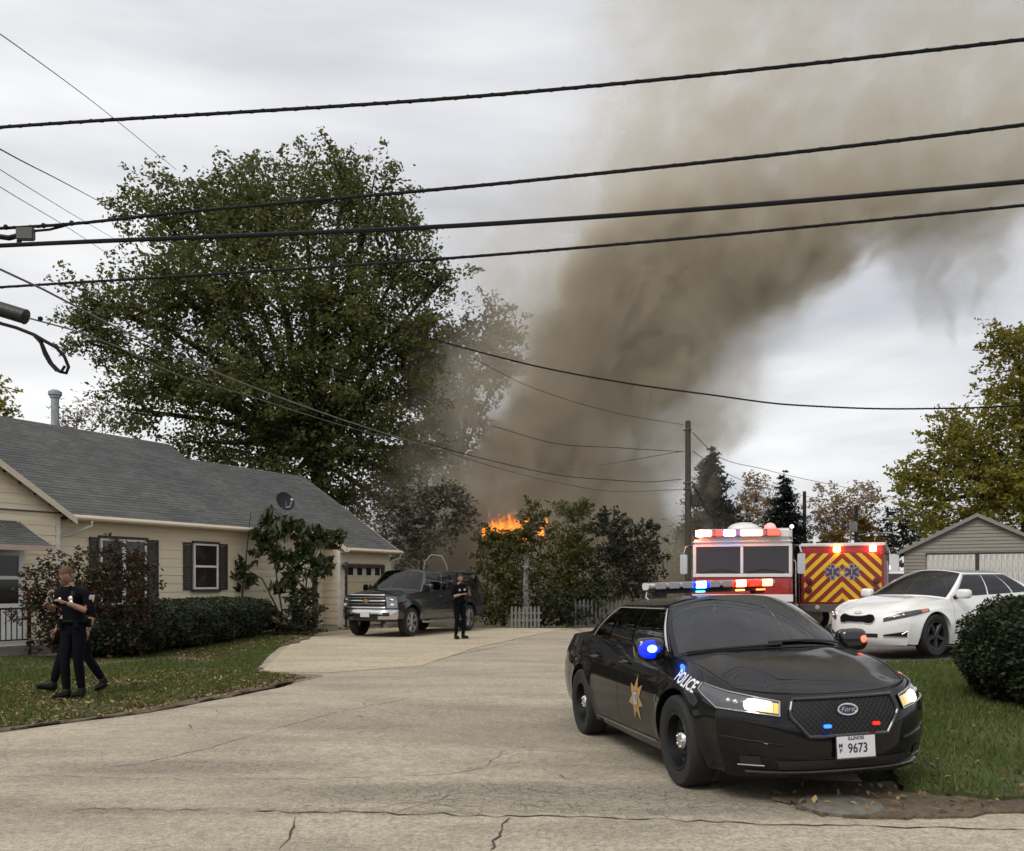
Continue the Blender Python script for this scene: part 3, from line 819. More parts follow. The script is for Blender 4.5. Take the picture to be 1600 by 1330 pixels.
# ------------------------------------------------------------------ vehicles: shaped from shared surface functions
class Car:
    def __init__(s, P):
        s.P = P
        for k in ('wm', 'zsh', 'sill', 'zc', 'xn', 'xt', 'yr', 'zr', 'deck'):
            setattr(s, k, pchip(P[k]))
        s.xf, s.xr = P['xf'], P['xr']; s.tum = P.get('tum', .09); s.pw = P.get('pw', 2.6)
        s.zl = P.get('zl', .55)
    def zb(s, x):
        z = s.sill(x)
        for xw, zw, r in s.P['arch']:
            d = abs(x - xw)
            if d < r: z = max(z, zw + math.sqrt(r * r - d * d))
        return z
    def sy(s, x, z):
        w = s.wm(x); zs = s.zsh(x)
        if z < s.zl: y = w - .06 * ((s.zl - z) / .35) ** 2
        else: y = w - s.tum * (min(1, (z - s.zl) / max(.05, zs - s.zl))) ** 2.0
        zcr = s.zl + (zs - s.zl) * .62; y += .010 * math.exp(-((z - zcr) / .035) ** 2) * s.P.get('crease', 1)
        for xw, zw, r in s.P['arch']:
            q = math.hypot(x - xw, z - zw)
            y += .018 * math.exp(-((q - r) / .07) ** 2)
        return y
    def side(s, sg, x, k): z = lerp(s.zb(x), s.zsh(x), k); return (x, sg * s.sy(x, z), z)
    def ysh(s, x): return s.sy(x, s.zsh(x))
    def cowl(s, b): return lerp(s.P['c0'], s.P['c1'], abs(b) ** 2.2)
    def fe(s, b): return lerp(s.xn(s.ztop(b)), s.xf, abs(b) ** s.pw)
    def hood(s, b, a):
        x = lerp(s.cowl(b), s.fe(b), a); xq = min(x, s.xf)
        z = lerp(s.zc(x), s.zsh(xq), abs(b) ** 2.6); xe = s.fe(b)
        z += (s.ztop(b) - lerp(s.zc(xe), s.zsh(min(xe, s.xf)), abs(b) ** 2.6)) * a ** 3
        z += .016 * math.exp(-((abs(b) - .60) / .12) ** 2) * (1 - a) ** .5 * min(1, a * 6) * s.P.get('bulge', 1) if 0 < a < 1 else 0
        return (x, b * s.ysh(xq), z)
    def ztop(s, b): return lerp(s.zc(9), s.zsh(s.xf), abs(b) ** 2.6)
    def nose(s, b, z):
        return (lerp(s.xn(z), s.xf, abs(b) ** s.pw), b * s.sy(s.xf, min(z, s.zsh(s.xf))), z)
    def nosev(s, b, v): return s.nose(b, lerp(s.P['zn0'], s.ztop(b), v))
    def tail(s, b, v):
        z = lerp(s.P['zt0'], lerp(s.deck(-9), s.zsh(s.xr), abs(b) ** 2.6), v)
        return (lerp(s.xt(z), s.xr, abs(b) ** s.pw), b * s.sy(s.xr, min(z, s.zsh(s.xr))), z)
    def dk(s, b, a):
        x = lerp(lerp(s.P['d0'], s.P['d1'], abs(b) ** 2.2), lerp(s.xt(s.deck(-9)), s.xr, abs(b) ** s.pw), a); xq = max(x, s.xr)
        return (x, b * s.ysh(xq), lerp(s.deck(x), s.zsh(xq), abs(b) ** 2.6))
    def gside(s, sg, t, k):
        xb = lerp(s.P['c1'], s.P['d1'], t); xt = lerp(s.P['w1'], s.P['r1'], t)
        yb, zb, yt, zt = s.ysh(xb), s.zsh(xb), s.yr(xt), s.zr(xt)
        q = s.P.get('gb', .03) * 4 * k * (1 - k)
        return (lerp(xb, xt, k), sg * (lerp(yb, yt, k) + q), lerp(zb, zt, k) + q * .3)
    def ws(s, b, k):
        x0 = s.cowl(b); x1 = lerp(s.P['w0'], s.P['w1'], abs(b) ** 2.2)
        z0 = s.hood(b, 0)[2]; z1 = s.zr(s.P['w1']) + s.P['crown'] * (1 - abs(b) ** 2.4)
        q = .035 * 4 * k * (1 - k) * (1 - abs(b) ** 4); g = s.P.get('gb', .03) * 4 * k * (1 - k)
        return (lerp(x0, x1, k) + q * .5, b * (lerp(s.ysh(s.P['c1']), s.yr(s.P['w1']), k) + g), lerp(z0, z1, k) + q + g * .3 * b * b)
    def rw(s, b, k):
        x0 = lerp(s.P['d0'], s.P['d1'], abs(b) ** 2.2); x1 = lerp(s.P['r0'], s.P['r1'], abs(b) ** 2.2)
        z0 = s.dk(b, 0)[2]; z1 = s.zr(s.P['r1']) + s.P['crown'] * (1 - abs(b) ** 2.4); q = .03 * 4 * k * (1 - k) * (1 - abs(b) ** 4); g = s.P.get('gb', .03) * 4 * k * (1 - k)
        return (lerp(x0, x1, k) - q * .5, b * (lerp(s.ysh(s.P['d1']), s.yr(s.P['r1']), k) + g), lerp(z0, z1, k) + q + g * .3 * b * b)
    def top(s, b, a):
        xa = lerp(s.P['w0'], s.P['w1'], abs(b) ** 2.2); xb = lerp(s.P['r0'], s.P['r1'], abs(b) ** 2.2)
        x = lerp(xa, xb, a); xs = lerp(s.P['w1'], s.P['r1'], a)
        return (x, b * s.yr(xs), s.zr(xs) + s.P['crown'] * (1 - abs(b) ** 2.4))
    def off(s, fn, d, c=(0, 0, .6)):
        """surface pushed outwards by d"""
        def g(u, v):
            e = 1e-3; p = Vector(fn(u, v)); a = Vector(fn(u + e, v)) - Vector(fn(u - e, v)); b = Vector(fn(u, v + e)) - Vector(fn(u, v - e))
            n = a.cross(b)
            if n.length < 1e-12: return tuple(p)
            n.normalize(); o = p - Vector((p.x * .9 if abs(p.x) < 3 else p.x - 1, c[1], c[2]))
            if n.dot(Vector((p.x - s.P['cx'], p.y * 2, (p.z - .3) * 1.4))) < 0: n = -n
            return tuple(p + n * d)
        return g


def lin(a, b, n): return [a + (b - a) * i / (n - 1) for i in range(n)]


def stations(car, x0, x1, n):
    xs = set(lin(x0, x1, n))
    for xw, zw, r in car.P['arch']:
        for k in range(0, 25):
            x = xw + r * .9999 * math.cos(math.pi * k / 24)
            if min(x0, x1) < x < max(x0, x1): xs.add(x)
    return sorted(xs)


def patch(name, fn, us, vs, m, parent, th=0, kind=None):
    mb = MB(); mb.grid(fn, us, vs); return mb.build(name, m, parent, True, kind=kind)


def panel(car, name, sg, x0, x1, m, parent):
    xs = stations(car, x0, x1, max(4, int(abs(x1 - x0) / .06)))
    mb = MB(); ks = [i / 14 for i in range(15)]
    mb.grid(lambda u, k: car.side(sg, xs[int(u)], k), list(range(len(xs))), ks)
    # returned lip along the lower edge
    def lip(u, k):
        x, y, z = car.side(sg, xs[int(u)], 0); return (x, y - sg * .09 * k, z + .004 * k)
    mb.grid(lip, list(range(len(xs))), [0, 1])
    return mb.build(name, m, parent, True)


def wheel(parent, loc, sg, r, w, style, turn=0):
    Mx = Matrix.Translation(loc) @ Matrix.Rotation(turn, 4, 'Z') @ Matrix.Diagonal((1, sg, 1, 1))
    rr = r * (.655 if style == 'steel' else .70)
    prof = [(rr - .01, -w * .5), (rr + .01, -w * .5), (r * .93, -w * .5), (r * .985, -w * .42), (r, -w * .3), (r, w * .3), (r * .985, w * .42), (r * .93, w * .5), (rr + .02, w * .49), (rr, w * .44)]
    mb = MB(); mb.lathe(prof, 44, Mx, caps=False)
    for g in (-.16, 0, .16):
        mb.lathe([(r + .0015, w * g - .006), (r + .0015, w * g + .006)], 44, Mx, caps=False)
    ty = mb.build('wheel', M['rubber'], parent, True)
    mb = MB()
    if style == 'steel':
        mb.lathe([(rr + .004, w * .40), (rr - .006, w * .47), (rr - .03, w * .42), (rr - .04, w * .10), (rr * .72, w * .02), (rr * .55, w * .16), (rr * .42, w * .18), (rr * .36, w * .14), (0, w * .14)], 40, Mx, caps=False)
        mb.build('rim', mat('steel_rim_black', (.008, .008, .009), .42, spec=.35), ty, True)
        g = MB()
        for k in range(8):
            a = math.pi * 2 * k / 8; q = Mx @ Matrix.Rotation(a, 4, 'Y') @ Matrix.Translation((rr * .66, w * .10, 0)) @ Matrix.Rotation(rad(90), 4, 'X')
            g.lathe([(0, 0), (.034, 0), (.034, .012), (0, .012)], 12, q @ Matrix.Rotation(rad(90), 4, 'X'))
        g.build('rim_slot', M['black'], ty)
        h = MB(); h.lathe([(rr * .34, w * .15), (rr * .33, w * .24), (rr * .26, w * .33), (rr * .10, w * .35), (0, w * .33)], 28, Mx)
        for k in range(5):
            a = math.pi * 2 * k / 5
            h.ell((rr * .21 * math.cos(a), w * .325, rr * .21 * math.sin(a)), (.014, .014, .014), 8, 6, Mx)
        h.build('hubcap', M['chrome'], ty, True)
    else:
        mb.lathe([(rr + .004, w * .42), (rr - .004, w * .48), (rr - .03, w * .45), (rr - .04, w * .1), (rr * .3, w * .05), (0, w * .05)], 40, Mx, caps=False)
        mb.build('rim', M['black'] if style == 'dark' else M['steel'], ty, True)
        g = MB(); n = 5 if style == 'dark' else 6
        for k in range(n):
            a = 2 * math.pi * k / n + .3
            for da in (-.16, .16):
                q = Mx @ Matrix.Rotation(a + da * .6, 4, 'Y')
                g.add([(.03, w * .44, -.025), (rr - .02, w * .46, -.022 + da * .12), (rr - .02, w * .46, .022 + da * .12), (.03, w * .44, .025), (.03, w * .2, -.03), (rr - .02, w * .2, -.03), (rr - .02, w * .2, .03), (.03, w * .2, .03)],
                      [(0, 1, 2, 3), (0, 4, 5, 1), (3, 2, 6, 7), (1, 5, 6, 2)], q)
        g.lathe([(0, w * .47), (.05, w * .47), (.06, w * .42), (.06, w * .2)], 18, Mx)
        g.build('spokes', M['alloy'] if style != 'dark' else mat('dark_alloy', (.045, .045, .048), .4, .6), ty)
    return ty


def common(car, root, paint, glass, splits, wins, doorname, frame=None):
    """body shell of a car; returns the parts by name"""
    bs = lin(-1, 1, 41)
    out = {}
    out['hood'] = patch('hood', lambda b, a: car.hood(b, a), bs, lin(0, 1, 22), paint, root)
    out['front_bumper'] = patch('front_bumper', car.nosev, bs, lin(0, 1, 22), paint, root)
    out['rear_bumper'] = patch('rear_bumper', car.tail, bs, lin(0, 1, 16), paint, root)
    out['trunk_lid'] = patch('trunk_lid', car.dk, bs, lin(0, 1, 10), paint, root)
    for sg in (-1, 1):
        for nm, x0, x1 in splits:
            out[nm, sg] = panel(car, nm, sg, x0, x1, paint, root)
    mb = MB(); K0, K1 = .06, .88
    for sg in (-1, 1):
        gs = lambda t, k: car.gside(sg, t, k)
        mb.grid(gs, lin(0, 1, 40), [0, K0]); mb.grid(gs, lin(0, 1, 40), [K1, .94, 1])
        edges = [(0, 0)] + [q for (a0, a1, c0, c1) in wins for q in ((a0, c0), (a1, c1))] + [(1, 1)]
        for (p, q) in zip(edges[0::2], edges[1::2]):
            mb.grid(lambda u, v: gs(lerp(lerp(p[0], q[0], u), lerp(p[1], q[1], u), v), lerp(K0, K1, v)), lin(0, 1, 5), lin(0, 1, 8))
        mb.grid(car.ws, lin(sg * .945, sg, 4), lin(0, 1, 10)); mb.grid(car.rw, lin(sg * .9, sg, 4), lin(0, 1, 10))
    mb.grid(car.top, bs, lin(0, 1, 24)); wb = lin(-.945, .945, 36); rb_ = lin(-.9, .9, 36)
    mb.grid(car.ws, wb, [0, .03]); mb.grid(car.ws, wb, [.95, 1]); mb.grid(car.rw, rb_, [0, .08]); mb.grid(car.rw, rb_, [.92, 1])
    out['roof'] = mb.build('roof', paint, root, True)
    out['windshield'] = patch('windshield', car.off(car.ws, .003), lin(-.95, .95, 31), lin(.025, .955, 14), glass, root)
    out['rear_window'] = patch('rear_window', car.off(car.rw, .003), lin(-.905, .905, 21), lin(.075, .925, 8), glass, root)
    # seats, dash and wheel seen through the glass
    P = car.P; dz_ = car.zsh(-1) - .02; xd = P['c1'] - .28; MI = mat('cabin_dark', (.022, .021, .021), .8)
    hd_ = car.zr(P['w1']) + P['crown'] - .02
    mb = MB(); mb.box((xd, -car.ysh(xd) + .10, dz_ - .3), (P['c0'] + .02, car.ysh(xd) - .10, dz_ + .0)); mb.build('dashboard', MI, root, bevel=.03)
    wh = MB(); wh.tube([(xd - .12 + .05 * math.sin(a), .38 + .18 * math.cos(a), dz_ + .02 + .17 * math.sin(a)) for a in lin(0, 2 * math.pi, 25)], .014, 6); wh.build('steering_wheel', MI, root, True)
    for xs_, nm in ((xd - .95, 'seat'), (xd - 1.85, 'rear_seat')):
        if xs_ < P['d1'] + .1: continue
        for y in (-.37, .37):
            st_ = MB(); st_.box((xs_ - .05, y - .23, dz_ - .5), (xs_ + .10, y + .23, hd_ - .30)); st_ = st_.build(nm, MI, root, bevel=.05)
            MB().box((xs_ - .06, y - .12, hd_ - .29), (xs_ + .02, y + .12, hd_ - .13)).build('headrest', MI, st_, bevel=.03)
    for sg in (-1, 1):
        for (a0, a1, c0, c1) in wins:
            # bottom edge from a0 to a1, top edge from c0 to c1
            f = lambda u, k: car.gside(sg, lerp(lerp(a0, a1, u), lerp(c0, c1, u), k), lerp(.06, .88, k))
            mb = MB(); mb.grid(car.off(f, .007), lin(0.002, .998, 12), lin(.002, .998, 8)); mb.build('side_window', glass, root, True)
        if frame:
            mb = MB(); a0, a1, c0, c1 = wins[0][0], wins[-1][1], wins[0][2], wins[-1][3]
            g = car.off(lambda t, k: car.gside(sg, t, k), .010)
            P = [g(lerp(a0, c0, k) - .012, lerp(.04, .90, k)) for k in lin(0, 1, 8)] + [g(t, .91) for t in lin(c0, c1, 16)][1:-1] + [g(lerp(c1, a1, k) + .012, lerp(.90, .04, k)) for k in lin(0, 1, 8)]
            mb.tube(P, .010, 6); mb.build('window_trim', frame, root, True)
    # dark underbody keeps the arches closed
    P = car.P; mb = MB()
    yi = car.wm(P['arch'][0][0]) - .27
    mb.box((car.xr + .1, -yi, P['zu']), (car.xf - .06, yi, car.zsh(0) - .28))
    for (xa, xb) in ((P['arch'][1][0] + P['arch'][1][2] + .05, P['arch'][0][0] - P['arch'][0][2] - .05), (car.xr + .06, P['arch'][1][0] - P['arch'][1][2] - .05)):
        mb.box((xa, -car.wm(xa) + .12, P['zu'] + .02), (xb, car.wm(xa) - .12, car.zsh(-1) - .10))
    mb.box((P['arch'][0][0] + P['arch'][0][2] + .02, -car.wm(.5) + .16, P['zu'] + .03), (car.xf - .03, car.wm(.5) - .16, car.zsh(.5) - .15))
    out['underbody'] = mb.build('underbody', M['black'], root)
    return out


def ribbon(car, sg, x0, x1, z0, z1, d, n=24):
    """strip laid on the side surface"""
    f = lambda u, v: (lerp(x0, x1, u), sg * (car.sy(lerp(x0, x1, u), lerp(z0, z1, v)) + d), lerp(z0, z1, v))
    mb = MB(); mb.grid(f, lin(0, 1, n), [0, .5, 1]); return mb


def onside(car, sg, V, x0, z0, d, sx=1):
    """flat artwork (x, y) wrapped on the side panel"""
    return [(x0 + sx * v[0], sg * (car.sy(x0 + sx * v[0], z0 + v[1]) + d + (v[2] if len(v) > 2 else 0)), z0 + v[1]) for v in V]


def subdiv_flat(V, F, n=2):
    bm = bmesh.new(); vs = [bm.verts.new(v) for v in V]
    for f in F:
        try: bm.faces.new([vs[i] for i in f])
        except ValueError: pass
    bmesh.ops.triangulate(bm, faces=bm.faces)
    for _ in range(n): bmesh.ops.subdivide_edges(bm, edges=[e for e in bm.edges if e.calc_length() > .05], cuts=1)
    V = [tuple(v.co) for v in bm.verts]; bm.verts.index_update(); F = [tuple(v.index for v in f.verts) for f in bm.faces]; bm.free()
    return V, F


def lamp(name, col, s, base=None):
    return mat(name, base or col, .15, emit=col, es=s, coat=.5)


def mirror(car, root, x, z, sg, paint, w=.22, h=.15):
    y0 = car.ysh(x) - .02
    mb = MB(); mb.ell((0, 0, 0), (1, 1, 1), 24, 16); q4 = lambda v, e: tuple(c / max(1e-6, (abs(v[0]) ** e + abs(v[1]) ** e + abs(v[2]) ** e) ** (1 / e)) for c in v)
    mb.V = [(x + a * .085, sg * (y0 + .185) + b * .120 * w / .22 * (1 - .12 * c * sg * 0), z + c * .075 * h / .15) for a, b, c in (q4(v, 3.6) for v in mb.V)]
    mb.V = [(min(v[0], x + .085) if True else 0, v[1], v[2]) for v in mb.V]
    mb.V = [(max(v[0], x - .05), v[1], v[2]) for v in mb.V]
    m_ = mb.build('mirror', paint, root, True)
    mb = MB(); mb.tube([(x + .01, sg * (y0 - .02), z - .07), (x + .02, sg * (y0 + .08), z - .055)], [.04, .03], 8); mb.build('mirror_arm', M['black'], m_, True)
    return m_, (x, sg * (y0 + .19), z)


# ---------------------------------------------- black police sedan
A1, A2 = (0, .365, .415), (-2.868, .365, .415)
PB = dict(arch=[A1, A2], cx=-1.5, xf=.62, xr=-3.98, zl=.60, tum=.145, pw=3.0,
          wm=[(-4.0, .83), (-3.5, .91), (-2.87, .945), (-1.5, .955), (0, .955), (.35, .93), (.62, .875)],
          zsh=[(-4.0, 1.06), (-3.3, 1.10), (-2, 1.065), (-1, 1.03), (-.3, 1.01), (.1, .965), (.4, .90), (.62, .83)],
          sill=[(-4.0, .30), (-3.3, .28), (-2.4, .22), (-.45, .20), (.44, .22), (.62, .22)],
          zc=[(-.5, 1.085), (-.15, 1.06), (.2, 1.01), (.55, .93), (.8, .845), (.92, .775)],
          xn=[(.15, .84), (.22, .93), (.30, .98), (.40, 1.0), (.5, .995), (.60, .985), (.70, .955), (.775, .915), (.86, .84)],
          xt=[(.25, -4.06), (.5, -4.15), (.85, -4.15), (1.08, -4.12)], zn0=.20, zt0=.30, zu=.19,
          c0=-.12, c1=-.30, w0=-.80, w1=-.93, r0=-2.42, r1=-2.28, d0=-2.98, d1=-2.92, crown=.075,
          yr=[(-.9, .585), (-1.5, .615), (-2.4, .56)], zr=[(-.93, 1.425), (-1.35, 1.47), (-1.75, 1.465), (-2.36, 1.385)],
          deck=[(-4.2, 1.09), (-3.4, 1.135)], gb=.035)
car = Car(PB)
MPAINT = mat('black_paint', (.0050, .0046, .0056), .5, spec=.05, coat=.7)
pol = empty('police_car', (2.215, 7.31, -.015), 0, 'black police sedan with flashing lightbar and gold door star, half on grass', 'police car')
pol.scale = (1, .965, 1)
pol.rotation_euler = Euler((rad(1.8), rad(-1.15), math.atan2(-math.cos(.190), math.sin(.190))), 'XYZ')
SPL = [('quarter_panel', -3.98, -2.44), ('rear_door', -2.434, -1.505), ('front_door', -1.498, -.47), ('fender', -.463, .62)]
parts = common(car, pol, MPAINT, clearglass('police_glass', (.40, .42, .42), 1.85), SPL,
               [(.055, .395, .03, .395), (.425, .70, .425, .74), (.72, .90, .76, .93)], 'door', frame=M['chrome'])
for xw, zw, r in PB['arch']:
    for sg in (-1, 1): wheel(pol, (xw, sg * .835, .362), sg, .362, .245, 'steel')
# grille: dark recess, frame and diagonal mesh
def gr(u, v):                                # u -1..1, v 0 bottom .. 1 top
    hw = lerp(.36, .50, min(1, v * 1.7)) if v < .6 else lerp(.50, .475, (v - .6) / .4)
    return u * hw, lerp(.495, .752, v)
mb = MB()
mb.grid(car.off(lambda u, v: car.nose(gr(u, v)[0], gr(u, v)[1]), .004), lin(-1, 1, 24), lin(0, 1, 10)); grille = mb.build('grille', mat('grille_dark', (.004, .004, .004), .6), pol)
P = [gr(-1, v) for v in lin(0, 1, 10)] + [gr(u, 1) for u in lin(-1, 1, 22)][1:] + [gr(1, v) for v in lin(1, 0, 10)][1:] + [gr(u, 0) for u in lin(1, -1, 22)][1:]
f = car.off(lambda b, z: car.nose(b, z), .012)
MB().tube([f(*p) for p in P], .014, 8).build('grille_frame', M['gloss'], grille, True)
mb = MB(); f = car.off(lambda b, z: car.nose(b, z), .008)
for sgn in (-1, 1):
    for k in range(-30, 31):
        pts = []
        for j in range(25):
            v = j / 24; b, z = k * .048 + sgn * v * .30, lerp(.495, .752, v)
            if abs(b) < gr(1, v)[0] - .005: pts.append(f(b, z))
        if len(pts) > 2: mb.tube(pts, .0035, 4)
mb.build('grille_mesh', mat('mesh_black', (.022, .022, .023), .4), grille, kind='stuff')
# oval badge
f = car.off(lambda b, z: car.nose(b, z), .022); g = car.off(lambda b, z: car.nose(b, z), .014)
bz, by = .668, .0
MB().tube([f(by + .088 * math.cos(a), bz + .036 * math.sin(a)) for a in lin(0, 2 * math.pi, 33)], .008, 6).build('badge', M['chrome'], grille, True)
mb = MB(); mb.grid(lambda a, r: g(by + .085 * r * math.cos(a), bz + .034 * r * math.sin(a)), lin(0, 2 * math.pi, 25), [.001, .5, 1]); mb.build('badge_field', mat('badge_blue', (.02, .025, .05), .3), grille)
V, F = text_mesh('Ford', .046, -.0005, .4); h = car.off(lambda b, z: car.nose(b, z), .019)
MB().add([h(by + v[0] * 1.2 / .83, bz + v[1]) for v in V], F).build('badge_script', M['chrome'], grille)
# push lights in the grille
for nm, b, c, s in (('grille_light', -.20, (.02, .12, 1), 3), ('grille_light', .245, (1, .02, .01), .9)):
    p = Vector(car.off(lambda b, z: car.nose(b, z), .02)(b, .565))
    l = MB().box((-.015, -.028, -.012), (.015, .028, .012), Matrix.Translation(p)).build(nm, lamp('blue_led' if b < 0 else 'red_led_dim', c, s), pol, bevel=.006)
# head lamps: wrap from the nose on to the wing
def hl(u, v):
    if u < .62: b = lerp(.575, 1.0, u / .62)
    zt = lerp(.738, .80, min(1, u / .62)) if u < .62 else lerp(.80, .845, (u - .62) / .38)
    zbm = lerp(.642, .69, min(1, u / .62)) if u < .62 else lerp(.69, .80, (u - .62) / .38)
    z = lerp(zbm, zt, v)
    if u < .62: return car.nose(b, z)
    x = lerp(car.xf, .36, (u - .62) / .38); return (x, car.sy(x, z), z)
for sg in (-1, 1):
    fl = lambda u, v: tuple(a * c for a, c in zip(hl(u, v), (1, sg, 1)))
    o_ = car.off(fl, .010)
    hd = MB(); hd.grid(o_, lin(.0, .999, 34), lin(0, 1, 8)); hp_ = hd.build('headlight', mat('headlamp_housing', (.10, .095, .10), .12, .6, coat=1), pol, True)
    q = car.off(fl, .016)
    P = [q(u, 1) for u in lin(.0, .998, 30)] + [q(u, 0) for u in lin(.998, .0, 30)] + [q(0, 0), q(0, 1)]
    MB().tube(P, .005, 6).build('lamp_rim', M['chrome'], hp_, True)
    lb = MB(); lb.grid(car.off(fl, .015), lin(.07, .36, 14), lin(.16, .84, 6)); lb.build('low_beam', mat('low_beam_glow', (.75, .62, .45), .2, emit=(1, .70, .38), es=.34), hp_, True)
    lb = MB(); lb.grid(car.off(fl, .015), lin(.012, .065, 6), lin(.16, .84, 6)); lb.build('indicator', mat('amber_on', (.8, .4, .1), .2, emit=(1, .46, .08), es=.6), hp_, True)
    lb = MB(); q5 = car.off(fl, .019); lb.grid(lambda a, r: q5(.29 + .085 * r * math.cos(a), .48 + .38 * r * math.sin(a)), lin(0, 2 * math.pi, 25), [.01, .5, 1]); lb.build('projector', mat('low_beam_core', (1, .9, .7), .2, emit=(1, .90, .70), es=7), hp_, True)
    lb = MB(); lb.grid(lambda a, r: q5(.185 + .045 * r * math.cos(a), .50 + .30 * r * math.sin(a)), lin(0, 2 * math.pi, 25), [.01, .5, 1]); lb.build('projector', mat('low_beam_second', (1, .8, .4), .2, emit=(1, .70, .26), es=2.6), hp_, True)
    for k in (.47, .54):
        c = Vector(car.off(fl, .013)(k, .5)); MB().ell((c.x - .012, c.y - sg * .012, c.z), (.024, .024, .024), 12, 8).build('reflector', M['chrome'], hp_, True)
# lower bumper: intake slot, fog pockets, lip
mb = MB(); mb.grid(car.off(lambda b, z: car.nose(b, z), .005), lin(-.62, .62, 26), lin(.265, .33, 4)); mb.build('lower_intake', M['black'], pol)
MB().tube([car.off(lambda b, z: car.nose(b, z), .006)(b, .245) for b in lin(-.86, .86, 40)], .014, 8).build('bumper_lip', M['gloss'], pol, True)
for sg in (-1, 1):
    mb = MB(); mb.grid(car.off(lambda b, z: car.nose(b, z), .006), lin(sg * .74, sg * .88, 8), lin(.30, .36, 4)); fp = mb.build('fog_pocket', M['black'], pol)
    MB().tube([car.off(lambda b, z: car.nose(b, z), .010)(b, .295) for b in lin(sg * .72, sg * .90, 10)], .006, 6).build('fog_trim', M['chrome'], fp, True)
# licence plate
pc = Vector(car.nose(.04, .415)); pl = MB().box((-.004, -.155, -.078), (.004, .155, .078), Matrix.Translation(pc + Vector((.022, 0, 0)))).build('licence_plate', mat('plate_white', (.62, .63, .66), .4), pol, bevel=.003, seg=1)
MPT = mat('plate_ink', (.012, .012, .016), .5)
def platetext(txt, size, y, z, bold=0.0, sx=1.0):
    V, F = text_mesh(txt, size, bold)
    MB().add([(pc.x + .0275, pc.y + y + v[0] * sx, pc.z + z + v[1]) for v in V], F).build('plate_text', MPT, pl)
platetext('9673', .095, .012, -.012, .0015, .85); platetext('ILLINOIS', .034, 0, .060, .001); platetext('M', .042, -.125, .012, .001); platetext('P', .042, -.125, -.026, .001)
MB().tube([(pc.x + .022, pc.y + a, pc.z + b) for a, b in [(-.16, -.083), (.16, -.083), (.16, .083), (-.16, .083), (-.16, -.083)]], .007, 6).build('plate_frame', M['gloss'], pl)
MB().box((pc.x - .06, pc.y - .12, pc.z - .06), (pc.x + .016, pc.y + .12, pc.z + .06)).build('plate_bracket', M['black'], pl)
# lettering and star on the right-hand side (seen), and on the other side
MLET = mat('white_lettering', (.75, .75, .75), .5)
MGOLD = mat('gold_star', (.42, .255, .095), .45, .0, var=.2, vscale=14)
for sg in (-1, 1):
    V, F = text_mesh('POLICE', .12, .003, .25); V, F = subdiv_flat(V, F, 1)
    V = onside(car, sg, [(v[0] * .92, v[1] + v[0] * -.20, 0) for v in V], .115, .845, .004, -sg)
    MB().add(V, F).build('lettering', MLET, parts['fender', sg])
    st, n = [], 7
    for k in range(14):
        a = math.pi / 2 + math.pi * k / 7; r = .215 if k % 2 == 0 else .108; st.append((r * math.cos(a) * .92, r * math.sin(a), 0))
    V = [(0, 0, 0)] + st; F = [(0, 1 + k, 1 + (k + 1) % 14) for k in range(14)]; V, F = subdiv_flat(V, F, 2)
    sx_, sz_ = -.93, .60
    star = MB().add(onside(car, sg, V, sx_, sz_, .004), F).build('star', MGOLD, parts['front_door', sg])
    for r0, c_, d in ((.072, mat('seal_brown', (.16, .085, .03), .5), .006), (.06, mat('seal_white', (.55, .55, .58), .5), .008), (.040, mat('seal_blue', (.06, .10, .32), .5), .010)):
        V = [(0, 0, 0)] + [(r0 * .8 * math.cos(a), r0 * math.sin(a), 0) for a in lin(0, 2 * math.pi, 25)[:-1]]; F = [(0, 1 + k, 1 + (k + 1) % 24) for k in range(24)]
        MB().add(onside(car, sg, V, sx_, sz_, d), F).build('seal', c_, star)
    V = [(.012 * a, .034 * b, 0) for a, b in ((-1, -1), (1, -1), (.4, .2), (0, 1), (-.5, .3))]
    MB().add(onside(car, sg, V, sx_, sz_, .012), [(0, 1, 2, 3, 4)]).build('seal_figure', MLET, star)
    mb = ribbon(car, sg, -2.36, -.55, .262, .286, .006, 40); mb.build('rocker_strip', M['steel'], pol, True)
    for dn, xh in (('rear_door', -2.30), ('front_door', -1.36)):
        y = car.sy(xh, .90); MB().tube([(xh - .10, sg * (y + .012), .90), (xh - .08, sg * (y + .035), .905), (xh + .08, sg * (y + .035), .905), (xh + .10, sg * (y + .012), .90)], .014, 8).build('handle', M['gloss'], parts[dn, sg], True)
    V, F = text_mesh('SHERIFF', .07, .002, .2); V, F = subdiv_flat(V, F, 1)
    mb = ribbon(car, sg, -.445, -.415, .62, .69, .006, 3); mb.build('fender_badge', M['steel'], parts['fender', sg])
    m_, c = mirror(car, pol, -.47, 1.07, sg, M['gloss'], .25, .20)
    lm = lamp('mirror_blue', (.05, .25, 1), 16) if sg < 0 else lamp('mirror_red', (1, .10, .06), 2.2)
    MB().ell((c[0] + .085, c[1] + sg * (0 if sg < 0 else .07), c[2] + .005), (.012, .045 if sg < 0 else .03, .032), 14, 8).build('mirror_light', lm, m_, True)
    if sg < 0: MB().ell((c[0] + .072, c[1] - .01, c[2] + .0), (.016, .115, .080), 16, 10).build('mirror_glow', lamp('mirror_blue_glow', (.0, .02, .9), .75, (.01, .02, .2)), m_, True)  # faint emission over the housing stands in for the mirror light's blue bloom
